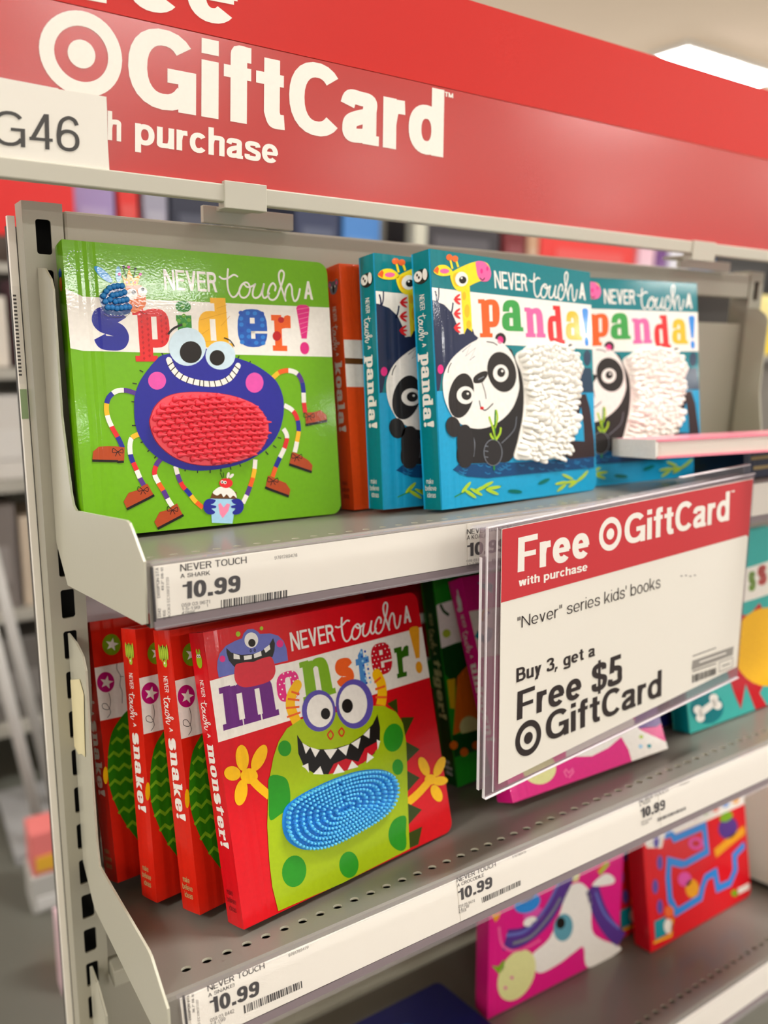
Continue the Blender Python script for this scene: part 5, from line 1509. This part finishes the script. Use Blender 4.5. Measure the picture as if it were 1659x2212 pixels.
def imprint(c):
    U = 20000; out = []
    for k, (wd, a, b) in enumerate((('make', .005, .0135), ('believe', .0035, .0165), ('ideas', .0055, .0155))):
        z = .0210 - k * .0056
        out.append(('T', c, 1, wd, [int(v * U) for v in (a, z + .0042, b, z + .0042, b, z, a, z)], .1))
    return out
def make_book(pose, label, group, base, art=(), word=None, spine=None, icon=None, word_c='w', imp='w', w=.205, h=.205, t=.022, cat='book', back=None, tcol=None):
    root = thing('board_book', label, cat, book_matrix(pose), group)
    r = .0085
    m = MB(); m.prism([(x, 0, z) for x, z in outline(w, h, r)], (0, .0022, 0), print_mat(base))
    ink(m, art, lambda x, y, L: (x, -.00008 - L * STEP, y), print_mat)
    m.build('front_cover', root)
    m = MB(); m.prism([(x, t - .0022, z) for x, z in outline(w, h, r)], (0, .0022, 0), print_mat(back or base)); m.build('back_cover', root)
    m = MB(); prof = [(.0022, .0), (.0006, .0005), (0, .0018), (-.0003, t * .3), (-.0003, t * .7), (0, t - .0018), (.0006, t - .0005), (.0022, t)]
    sp = print_mat(spine or base)
    m.prism([(x, y, .0) for x, y in prof], (0, 0, h), sp)
    if word:
        ink(m, spine_text(word, word_c, spine or base, name_c=word_c), lambda x, y, L: (-.00045 - L * STEP, t - y * t / .022, h - x), print_mat)
        ink(m, imprint(imp), lambda x, y, L: (-.00045 - L * STEP, t - x * t / .022, y), print_mat)
    if icon: icon(m, t, h)
    m.build('spine', root)
    m = MB(); m.prism([(x, .0022, z) for x, z in [(x * (w - .0042) / w + .0022, z * (h - .005) / h + .0025) for x, z in outline(w, h, r)]], (0, t - .0044, 0), M_PAGES); m.build('page_block', root)
    return root
def dots(m, t, h, lst):
    for c, z, y, rz, ry, L in lst:
        m.add([(-.00045 - L * STEP, t - (y + ry * math.cos(2*math.pi*i/16)), h - (z + rz * math.sin(2*math.pi*i/16))) for i in range(16)], [tuple(range(16))], print_mat(c))
ic_panda = lambda m, t, h: dots(m, t, h, [('pblk', .0195, .011, .0058, .0085, 1), ('pw', .0188, .0075, .0042, .005, 2), ('pblk', .0175, .0065, .0012, .0011, 3), ('pblk', .0197, .0085, .0012, .0012, 3), ('pw', .0185, .0155, .0045, .0028, 2)])
ic_koala = lambda m, t, h: dots(m, t, h, [('grey', .018, .0115, .0055, .0068, 1), ('grey', .0145, .006, .003, .003, 1), ('grey', .0145, .017, .003, .003, 1), ('mag2', .0148, .006, .0017, .0016, 2), ('mag2', .0148, .017, .0017, .0016, 2), ('blk', .0192, .0115, .0032, .0016, 3), ('w', .0172, .0085, .001, .001, 3), ('w', .0172, .0145, .001, .001, 3)])
ic_snake = lambda m, t, h: dots(m, t, h, [('lime2', .016 + .0014 * (i % 2), .0065 + .0026 * i, .0058, .0012, 2) for i in range(5)] + [('olive', .0165, .0115, .0055, .0062, 1), ('lime2', .0245, .0125, .0026, .0026, 2), ('w', .0240, .0120, .0009, .0009, 3)])
ic_monster = lambda m, t, h: dots(m, t, h, [('lime3', .0195, .0115, .0058, .0042, 1), ('lime3', .0135, .0095, .0022, .0012, 1), ('lime3', .0135, .0135, .0022, .0012, 1), ('w', .0165, .0100, .0014, .0014, 2), ('w', .0165, .0130, .0014, .0014, 2), ('blk', .0167, .0102, .0006, .0006, 3), ('blk', .0167, .0128, .0006, .0006, 3)])
ic_spider = lambda m, t, h: dots(m, t, h, [('cyb', .021, .011, .0035, .005, 1), ('bug', .028, .011, .005, .0042, 2)])
ic_uni = lambda m, t, h: dots(m, t, h, [('w', .0215, .011, .0075, .0035, 1), ('w', .028, .0095, .0026, .0042, 1), ('w', .0135, .012, .0042, .0012, 1)])

def inside(p, poly):
    x, y = p; c = False; n = len(poly)
    for i in range(n):
        (x1, y1), (x2, y2) = poly[i], poly[i-1]
        if (y1 > y) != (y2 > y) and x < (x2 - x1) * (y - y1) / (y2 - y1) + x1: c = not c
    return c
def unpack(a): return [(a[i] / 20000, a[i+1] / 20000) for i in range(0, len(a), 2)]
def edge_dist(p, poly):
    best = 1
    for i in range(len(poly)):
        a, b = Vector(poly[i]), Vector(poly[i-1]); v = b - a; q = Vector(p)
        s = max(0, min(1, (q - a).dot(v) / max(1e-12, v.length_squared)))
        best = min(best, (q - a - v * s).length)
    return best

# spider book with its red silicone belly and the blue beaded bug
spider = make_book(POSE['spider'], 'bright green book with a blue spider on its cover, first on the upper shelf', 'picture books with rubbery touch patches', 'b_spider', SPIDER, icon=ic_spider)
poly = curve(unpack(PATCH_S), 4, True)
rnd = random.Random(4)
M_SR = silicone('red_silicone', (240, 66, 84))
m = MB(); m.prism([(x, -.0011, y) for x, y in poly], (0, .0006, 0), M_SR)
row = 0; y = min(p[1] for p in poly)
while y < max(p[1] for p in poly):
    x = min(p[0] for p in poly) + (row % 2) * .0033
    while x < max(p[0] for p in poly):
        bx, by = x + rnd.uniform(-.0005, .0005), y + .0035 * math.sin((x - .06) * 26) * .8 + rnd.uniform(-.0003, .0003)
        if inside((bx, by), poly) and edge_dist((bx, by), poly) > .0017:
            L = .0068 + rnd.uniform(-.0006, .0008)
            m.tube((bx, -.0014, by), (bx + .0034, -.0014 - L * .82, by - .0006), .0024, .0005, M_SR, 9, True, [(0, .0026), (.1, .0025), (.25, .0017), (.45, .0012), (.8, .0008), (1, .0004)])
        x += .0066
    y += .0041; row += 1
m.build('touch_patch', spider, label='red silicone patch of soft pointed bristles')
m = MB(); M_SB = silicone('blue_silicone', (36, 132, 205))
for bx, by in unpack(BEADS):
    m.tube((bx, -.0008, by), (bx, -.0034, by), .0019, .0015, M_SB, 12, True, [(0, .0020), (.45, .0020), (.75, .0016), (.93, .0010), (1, .0004)])
m.build('touch_patch', spider, label='blue silicone patch of rounded beads')

# panda books: one is built, the others are copies of it
panda = make_book(POSE['pandaA'], 'teal panda book showing its whole cover, in front, third spine from the green book', 'picture books with rubbery touch patches', 'b_panda', PANDA, 'panda!', 'b_teal', ic_panda)
poly = curve(unpack(PATCH_P), 4, True)
M_SW = silicone('white_silicone', (250, 248, 240))
rnd = random.Random(8)
m = MB()
def flap(m, base, d, up, L, wid, thick, mat):
    d = d.normalized(); s = d.cross(up).normalized(); n = s.cross(d).normalized()
    vs, fs = [], []
    prof = [(0, .45), (.2, .85), (.5, 1), (.78, .92), (.93, .66), (1, .2)]
    K = 8
    for t, k in prof:
        for i in range(K):
            a = 2 * math.pi * i / K
            vs.append(base + d * (L * t) + s * (wid * k * math.cos(a)) + n * (thick * k * math.sin(a)))
    for j in range(len(prof) - 1):
        for i in range(K): fs.append((j*K+i, j*K+(i+1) % K, (j+1)*K+(i+1) % K, (j+1)*K+i))
    fs.append(tuple(range((len(prof)-1)*K, len(prof)*K)))
    m.add(vs, fs, mat, True)
m.prism([(x, -.0014, y) for x, y in poly], (0, .0008, 0), M_SW)
x0, x1 = min(p[0] for p in poly), max(p[0] for p in poly); y0, y1 = min(p[1] for p in poly), max(p[1] for p in poly)
gx = 0
y = y0
while y < y1 + .004:
    k = int((y - y0) / .0052); x = x0 + (k % 2) * .0035
    while x < x1 + .003:
        bx, by = x + rnd.uniform(-.0012, .0012), y + rnd.uniform(-.0010, .0010)
        if inside((bx, by), poly):
            clump = math.sin(bx * 150 + 1.3) + math.sin(by * 130 + bx * 40)
            dz = (by - (y0 + y1) / 2) / (y1 - y0)
            d = Vector((1.0 + rnd.uniform(-.12, .12), -.62, dz * .9 + .24 * clump + rnd.uniform(-.15, .15)))
            flap(m, Vector((bx, -.0008, by)), d, Vector((.3, -1, .2)), (.0100 if clump < .9 else .0115) + rnd.uniform(-.0012, .0012), .0029 + (.0008 if clump > .9 else 0), .0012, M_SW)
        x += .0056
    y += .0046
m.build('touch_patch', panda, label='white silicone patch of soft overlapping flaps')
for key, lab in (('pandaB', 'teal panda book mostly hidden behind the front panda book, its spine beside the orange one'), ('pandaC', 'teal panda book behind the front panda book, only the right half of its cover showing')):
    c = copy_thing(panda); c['label'] = lab; c.matrix_world = book_matrix(POSE[key])

KOALA = [('P', 'w', 1, 0, [0, 2860, 4100, 2760, 4100, 1960, 0, 2080]), ('P', 'navy2', 2, 1, [700, 1900, 1200, 2350, 2000, 2500, 3000, 2300, 3300, 1600, 2700, 900, 1500, 700, 800, 1200]),
 ('E', 'grey', 3, [1300, 2500, 500, 0, 0, 300]), ('P', 'cake', 2, 0, [0, 2560, 2000, 2480, 2000, 2380, 0, 2460]), ('E', 'lgrn', 4, [620, 2280, 170, 220, -70, 120]), ('E', 'gyel', 3, [900, 3700, 350, 200, -60, 120]), ('E', 'gyel', 3, [800, 3450, 380, 60, -20, 110]),
 ('E', 'gyel', 3, [800, 3200, 360, -40, 20, 110]), ('E', 'lime', 3, [620, 1100, 60, 300, -120, 30]), ('E', 'dgrn', 4, [760, 620, 230, 120, -60, 100]), ('E', 'dgrn', 4, [760, 330, 230, 120, -60, 100]), ('E', 'red', 3, [1400, 500, 500, 0, 0, 300])]
make_book(POSE['koala'], 'orange koala book, only its spine showing between the green and teal books', 'picture books with rubbery touch patches', 'b_koala', KOALA, 'koala!', None, ic_koala, imp='impr')

# monster book with its blue silicone belly
monster = make_book(POSE['monster'], 'red book with a green monster, furthest forward on the middle shelf', 'picture books with rubbery touch patches', 'b_monster', MONSTER, 'monster!', None, ic_monster, imp='impr')
poly = curve(unpack(PATCH_M), 4, True)
M_PB, M_PT = silicone('sky_blue_silicone', (92, 196, 248)), silicone('deep_blue_silicone', (30, 138, 222))
m = MB(); m.prism([(x, -.0011, y) for x, y in poly], (0, .0006, 0), M_PT)
cx = sum(p[0] for p in poly) / len(poly); cy = sum(p[1] for p in poly) / len(poly)
k = .93
ringpts = []
while k > .04:
    lp = [Vector((cx + (p[0] - cx) * k + 0, cy + (p[1] - cy) * (k - .02 * (1 - k)))) for p in poly]
    tot = sum((lp[i] - lp[i-1]).length for i in range(len(lp))); n = max(1, int(tot / .0032)); st = tot / n
    acc, nxt = 0.0, 0.0
    for i in range(len(lp)):
        a, b = lp[i-1], lp[i]; L = (b - a).length
        while nxt <= acc + L - 1e-9 and L > 0:
            ringpts.append(a + (b - a) * ((nxt - acc) / L)); nxt += st
        acc += L
    k -= .112
# even out: drop pins that stand too close
pins = []
for p in ringpts:
    if all((p - q).length > .0026 for q in pins): pins.append(p)
for p in pins:
    dz = (p.y - cy)
    m.tube((p.x, -.0013, p.y), (p.x + (p.x - cx) * .02, -.0068, p.y + dz * .03), .0011, .0011, M_PB, 8, True, [(0, .00125), (.15, .00115), (.85, .0011), (.96, .0009), (1, .0005)])
m.build('touch_patch', monster, label='blue silicone patch of rounded pins')

# three snake books
snake = make_book(POSE['snake1'], 'leftmost red snake book, standing against the shelf end bracket', 'red snake books beside the monster book', 'b_snake', SNAKE, 'snake!', None, ic_snake, imp='cream2')
for key, lab in (('snake2', 'second red snake book from the left, between two other snake books'), ('snake3', 'third red snake book from the left, right behind the monster book')):
    c = copy_thing(snake); c['label'] = lab; c.matrix_world = book_matrix(POSE[key])

# behind the monster book and the sign card
croc_pose = [[.2330, .1260, -.3050], [1, 0, 0], [0, .2456, .9694], [0, .9694, -.2456]]
CROC = [('P', 'w', 1, 0, [0, 3400, 4100, 3250, 4100, 3050, 0, 3200]), ('P', 'w', 1, 0, [3500, 2900, 3900, 2880, 3900, 2560, 3500, 2580]), ('P', 'w', 1, 0, [0, 2440, 4100, 2400, 4100, 2340, 0, 2380]),
        ('P', 'sgrn', 1, 0, [0, 2380, 4100, 2340, 4100, 1750, 0, 1800]), ('T', 'pw', 1, 'NEVER', [2700, 3960, 4000, 3900, 4000, 3650, 2700, 3700], .15), ('P', 'dgrn', 1, 0, [2000, 1500, 4100, 1450, 4100, 0, 2000, 0])]
make_book(croc_pose, 'dark red and green book mostly hidden behind the monster book', 'picture books with rubbery touch patches', 'b_croc', CROC)
make_book(POSE['green'], 'green jungle book standing between the monster book and the pink book', 'picture books with rubbery touch patches', 'b_tiger', TIGER, 'tiger!', 'dgrn2', word_c='cream2')
make_book(POSE['unicorn'], 'magenta unicorn book leaning back behind the hanging sign card', 'picture books with rubbery touch patches', 'b_uni', UNICORN, 'unicorn!', None, ic_uni, imp='mag2')
make_book(POSE['dino'], 'turquoise book with a bone badge, right of and behind the sign card', 'picture books with rubbery touch patches', 'b_dino', DINO, None, 'tealc')
nv = [[POSE['dino'][0][0] - .016, POSE['dino'][0][1] + .036, POSE['dino'][0][2] - .0085], POSE['dino'][1], POSE['dino'][2], POSE['dino'][3]]
make_book(nv, 'navy book half hidden behind the turquoise book with a bone badge', None, 'b_navy')
# lowest shelf
make_book(POSE['uni2'], 'magenta book with a white unicorn head, standing on the lowest shelf', None, 'b_uni', UNI2, None, None, None)
mz = make_book(POSE['maze'], 'red maze book in front, on the lowest shelf at right', 'red maze books on the lowest shelf', 'b_maze', MAZE, None, 'dred', None, t=.025)
c = copy_thing(mz); c['label'] = 'red maze book at the back, partly behind the front maze book'
pm = [list(v) for v in POSE['maze']]; pm[0] = [pm[0][0] - .0125, pm[0][1] + .043, pm[0][2] - .0095]; c.matrix_world = book_matrix(pm)
def flat_book(corner, xdir, zup, label, base, spine_c, w, h, t, name_art=(), cat='book', cover=None):
    """a book lying on its back cover: x along its lower edge, pages up the shelf"""
    x = Vector(xdir).normalized(); n = Vector(zup).normalized(); yv = n.cross(x)
    M = Matrix.Identity(4)
    for i in range(3): M[i][0], M[i][1], M[i][2] = x[i], -n[i], yv[i]
    M.translation = W3(corner) + n * t
    root = thing('board_book', label, cat, M)
    m = MB(); m.prism([(a, 0, b) for a, b in outline(w, h, .008)], (0, .0022, 0), print_mat(base)); ink(m, name_art, lambda a, b, L: (a, -.00008 - L * STEP, b), print_mat); m.build('front_cover', root)
    m = MB(); m.prism([(a, t - .0022, b) for a, b in outline(w, h, .008)], (0, .0022, 0), print_mat(cover or base)); m.build('back_cover', root)
    m = MB(); m.box((-.0003, 0, 0), (.0022, t, h), print_mat(spine_c)); m.build('spine', root)
    m = MB(); m.prism([(a * .975 + .0022, .0022, b * .97 + .003) for a, b in outline(w, h, .008)], (0, t - .0044, 0), M_PAGES); m.build('page_block', root)
    return root
def on_shelf(M, x, d, n=0): return (M @ Vector((x, d, n))) - Vector((0, 0, ZS))
nrm3 = (M3.to_3x3() @ Vector((0, 0, 1)))
NB = [('P', 'torg', 1, 0, [3350, 1200, 3900, 1100, 3900, 900, 3350, 1000]), ('T', 'org2', 1, 'R', [3000, 900, 3800, 700, 3750, 350, 2950, 560], .16), ('P', 'pur', 1, 1, [400, 2600, 1400, 3300, 1900, 2500, 1200, 1900]), ('E', 'cyb', 1, [2500, 3100, 300, 0, 0, 300]),
      ('P', 'chk', 1, 0, [2600, 2600, 2720, 2620, 2950, 1500, 2830, 1480]), ('P', 'lav', 1, 0, [3100, 2400, 3180, 2420, 3330, 1700, 3250, 1680])]
flat_book(on_shelf(M3, .1795, -.008, .0008), (1, 0, 0), nrm3, 'dark blue book lying flat at the front of the lowest shelf', 'b_navy', 'b_navy', .205, .205, .020, NB)
nrm1 = (M1.to_3x3() @ Vector((0, 0, 1)))
YT = [('T', 'tyel', 1, 'a', [0, 0, 0, 0, 0, 0, 0, 0], .1)]
navy = flat_book(on_shelf(M1, .606, .0105, .0006), (1, 0, 0), nrm1, 'thick dark navy book with yellow lettering lying under the pink book', 'b_dark', 'b_dark', .19, .058, .0290)
m = MB()
for k, (a, b, z) in enumerate(((.012, .055, .018), (.064, .108, .018), (.016, .072, .008), (.08, .12, .008))):
    m.box((a, .021 - z + .004, -.0004), (b, .0245 - z + .004, .0002), plain('ink_gold', (150, 128, 70), .5))
m.build('lettering', navy, label='worn yellow lettering')
m = MB(); m.box((0, .0, -.0003), (.19, .029, .0020), print_mat('b_dark')); m.build('lower_edge', navy)
ca, sa = math.cos(-.335), math.sin(-.335)
pinkn = nrm1
top_n = on_shelf(M1, .472, .0095, .0300)
flat_book(top_n, (ca, sa, sa * math.tan(-.127) * 0 + (-.127) * sa), nrm1, 'pink edged book lying on the navy book and jutting over to the left', 'b_pink', 'pw', .22, .078, .0175)

# ------------------------------------------------------------------ the hanging sign card in its clear holder
co, ca_, cu = [Vector(v) for v in CARDPOSE]
cn = cu.cross(ca_)                 # points away from the viewer
MC = Matrix.Identity(4)
for i in range(3): MC[i][0], MC[i][1], MC[i][2] = ca_[i], cn[i], cu[i]
MC.translation = W3(co)
m = MB(); loop = [(-.0055, .2016), (.3348, .2001), (.3334, .0079), (-.0040, .0021)]
m.prism([(x, 0, z) for x, z in loop], (0, .0006, 0), plain('card_stock', (240, 236, 226), .4, coat=.25, vary=.01))
ink(m, CARD, lambda x, y, L: (x, -.0001 - L * .00008, y), ink_mat)
o = m.build('sign_card'); o.matrix_world = MC; tag(o, 'white card with a red band offering a free gift card, hanging from the upper shelf', 'sign')
hold = thing('sign_holder', 'clear acrylic sign holder clipped to the upper shelf edge, carrying the red and white card', 'sign holder', MC @ Matrix.Translation((-.0055, .0002, .0032)))
m = MB()
m.box((-.0125, .0012, -.0085), (.3455, .0026, .2010), M_ACRYL)
m.build('back_sheet', hold)
m = MB()
for a, b in (((-.0130, .0008, -.0085), (-.0123, .0030, .2010)), ((-.0125, -.0006, -.0090), (.3445, .0030, -.0083)), ((-.0042, .0004, -.006), (-.0036, .0012, .200)), ((-.0125, .0006, .2006), (.3460, .0030, .2012))):
    m.box(a, b, M_EDGE)
m.build('edge', hold, label='acrylic edges painted pale for their glint')
m = MB()
m.box((-.0125, .0026, .1975), (.3455, .0200, .1990), M_CLEAR); m.box((-.0160, .0030, .160), (-.0120, .0060, .200), M_ACRYL); m.box((.230, .006, .1990), (.3455, .0110, .2085), M_CLEAR); m.box((.232, .006, .2085), (.3455, .0105, .2092), M_EDGE)
m.build('top_flange', hold)
m = MB(); m.box((-.0170, .0022, -.0005), (-.0118, .0045, .1800), M_ACRYL); m.box((-.0174, .0022, -.0005), (-.0168, .0045, .1800), M_EDGE); m.build('side_channel', hold)
# white sheet behind the snake books
m = MB(); m.box((.0050, .2345, ZS - .26), (.13, .2350, ZS - .0880), plain('white_sheet', (232, 230, 234), .6)); o = m.build('paper_sheet'); tag(o, 'white paper sheet against the back panel above the leftmost snake book', 'paper sheet')
# white carton on the lowest shelf
ct = thing('carton', 'plain white carton at the right end of the lowest shelf', 'carton', M3 @ Matrix.Translation((.872, .005, .0008)))
m = MB(); m.box((0, 0, .004), (.085, .125, .152), plain('carton_card', (250, 249, 240), .5)); m.build('box_body', ct, bevel=.001)
m = MB(); m.box((-.001, -.001, 0), (.086, .126, .006), plain('carton_gap_shade', (60, 56, 52), .5)); m.build('gap_shade', ct)  # dark strip painted for the shaded gap under the carton

# ------------------------------------------------------------------ the aisle behind, far out of focus
far = thing('display_rack', 'grey display rack in the next aisle, blurred behind the header rail', 'store fixture', Matrix.Translation((0, 0, 0)))
m = MB(); m.box((-.2, 2.56, 0), (5.2, 2.60, 2.35), plain('far_panel', (120, 116, 106), .6)); m.build('back_panel', far)
for z in (.25, .62, 1.02, 1.35):
    m = MB(); m.box((-.2, 2.08, z - .03), (5.2, 2.56, z), plain('far_shelf', (168, 165, 155), .5)); m.build('shelf_board', far)
m = MB(); m.box((-.2, 2.08, 1.615), (5.2, 2.56, 1.640), plain('far_shelf', (168, 165, 155), .5)); m.build('shelf_board', far)
m = MB(); m.box((1.60, 2.05, 1.64), (1.655, 2.10, 2.30), M_BRACKET); m.build('post', far)
m = MB(); m.box((-.6, 2.03, 1.71), (.425, 2.07, 2.10), plain('far_red', (214, 26, 24), .5)); m.build('header_board', far, label='plain red header board')
def far_box(x0, x1, z0, z1, col, word, kind='product_box', y=2.12, dy=.25, cat='box'):
    t = thing(kind, word, cat, Matrix.Translation(((x0 + x1) / 2, y, z0)), 'blurred goods on the rack in the next aisle')
    w = (x1 - x0) / 2
    m = MB(); m.box((-w, 0, 0), (w, dy, z1 - z0), plain('pack_%d_%d_%d' % col, col, .5)); m.build('carton', t, bevel=.004)
    m = MB(); m.box((-w * .7, -.004, (z1 - z0) * .25), (w * .7, 0, (z1 - z0) * .6), plain('band_%d_%d_%d' % col, tuple(min(255, int(v * .8 + 45)) for v in col), .5)); m.build('label_panel', t)
T = 1.6405
for x0, x1, h, col, word in (
 (.44, .56, .29, (160, 140, 190), 'lavender box on the far rack, just above the left post'), (.57, .63, .32, (212, 40, 36), 'narrow red box on the far rack beside the lavender box'),
 (.645, .72, .30, (150, 148, 165), 'pale grey box on the far rack left of the dark box'), (.73, .90, .30, (34, 38, 58), 'dark navy box on the far rack left of the first sign clip'),
 (1.16, 1.33, .30, (46, 54, 84), 'slate blue box on the far rack right of the first sign clip'), (1.345, 1.50, .26, (70, 128, 196), 'blue box on the far rack above the koala book'),
 (1.68, 2.06, .32, (52, 48, 54), 'wide charcoal box on the far rack above the panda spines'), (2.08, 2.20, .31, (110, 18, 26), 'maroon box on the far rack'), (2.21, 2.27, .3, (190, 150, 120), 'slim tan box on the far rack'),
 (2.28, 2.86, .32, (222, 52, 48), 'long red box on the far rack above the front panda book'), (2.88, 2.99, .3, (232, 190, 205), 'small pink box on the far rack'), (3.0, 3.08, .3, (110, 60, 130), 'purple box on the far rack'),
 (3.09, 3.24, .3, (226, 226, 236), 'white box on the far rack above the rear panda book'), (3.25, 3.42, .30, (70, 128, 206), 'bright blue box on the far rack right of the white box'), (3.43, 3.9, .30, (30, 28, 26), 'black box on the far rack by the second clip'),
 (3.92, 4.6, .34, (22, 22, 22), 'large black box at the right end of the far rack')):
    far_box(x0, x1, T, T + h, col, word)
for x0, x1, z0, z1, col, word in ((.10, .24, 1.352, 1.55, (206, 198, 186), 'cream pack on the second rack shelf at the left edge'), (.26, .42, 1.352, 1.60, (150, 110, 120), 'dull pink pack on the second rack shelf'),
 (.10, .30, 1.022, 1.27, (196, 192, 186), 'white pack on the third rack shelf at the left edge'), (.31, .5, 1.022, 1.25, (90, 140, 190), 'blue pack on the third rack shelf'), (.08, .22, .622, .95, (120, 112, 108), 'taupe pack on the low rack shelf'),
 (.23, .42, .622, .9, (196, 180, 160), 'sand coloured pack on the low rack shelf'), (.08, .3, .252, .52, (100, 96, 92), 'dark grey pack on the bottom rack shelf')):
    far_box(x0, x1, z0, z1, col, word)
# yellow package and things beside the left edge
t = thing('product_box', 'yellow and white rounded package beyond the right end of the gondola', 'box', Matrix.Translation((1.58, .62, 1.35 + .10)))
m = MB(); m.prism([(x * .16, 0, .065 + z * .065) for x, z in arc(0, 0, 1, 1, 0, 345, 23, 3)], (0, .2, 0), plain('pack_yellow', (240, 224, 150), .5)); m.build('carton', t)
m = MB(); m.prism([(x * .15, -.004, .035 + z * .03) for x, z in arc(0, 0, 1, 1, 0, 345, 23, 3)], (0, .004, 0), plain('pack_gold', (236, 206, 40), .5)); m.build('label_panel', t)
st = thing('display_stand', 'plain grey stand beyond the right end of the gondola', 'store fixture', Matrix.Translation((1.40, .60, 0)))
m = MB(); m.box((0, 0, 0), (.5, .4, 1.44), plain('stand_grey', (112, 106, 98), .5)); m.build('stand_body', st)
m = MB(); m.box((-.01, -.01, 1.44), (.51, .41, 1.449), plain('stand_top', (150, 146, 138), .5)); m.build('stand_top', st)
# a trolley-like stand on the floor at lower left
rk = thing('wire_stand', 'light grey wire stand on the floor at the far left', 'wire stand', Matrix.Translation((.16, 1.9, 0)))
for (p0, p1) in (((-.074, .05, 1.182), (.087, .05, .03)), ((-.108, -.15, 1.011), (.021, -.15, .02))):
    m = MB(); m.tube(p0, p1, .016, .016, plain('wire_paint', (206, 204, 200), .4), 10); m.build('rail', rk)
m = MB(); m.box((-.06, -.17, .0), (.14, .2, .03), plain('wire_base', (150, 150, 150), .5)); m.build('base_tray', rk)
def floor_box(x, y, w, d, h, col, col2, label, kind='product_box', z=0.0):
    t = thing(kind, label, 'box', Matrix.Translation((x, y, z)))
    m = MB(); m.box((-w/2, -d/2, 0), (w/2, d/2, h), plain('pack_%d_%d_%d' % col, col, .5)); m.build('carton', t, bevel=.004)
    m = MB(); m.box((-w/2*.8, -d/2 - .004, h*.12), (w/2*.8, -d/2, h*.45), plain('band_%d_%d_%d' % col2, col2, .5)); m.build('label_panel', t)
floor_box(.155, 1.55, .085, .09, .12, (222, 120, 118), (220, 170, 50), 'red and yellow box on a grey crate at the far left', z=.105)
floor_box(.155, 1.55, .10, .10, .105, (176, 176, 172), (206, 206, 204), 'pale grey crate on the floor under the red and yellow box', 'crate')
floor_box(.155, 1.22, .08, .05, .20, (228, 196, 206), (232, 228, 232), 'tall pale pink box on the floor beside the post')
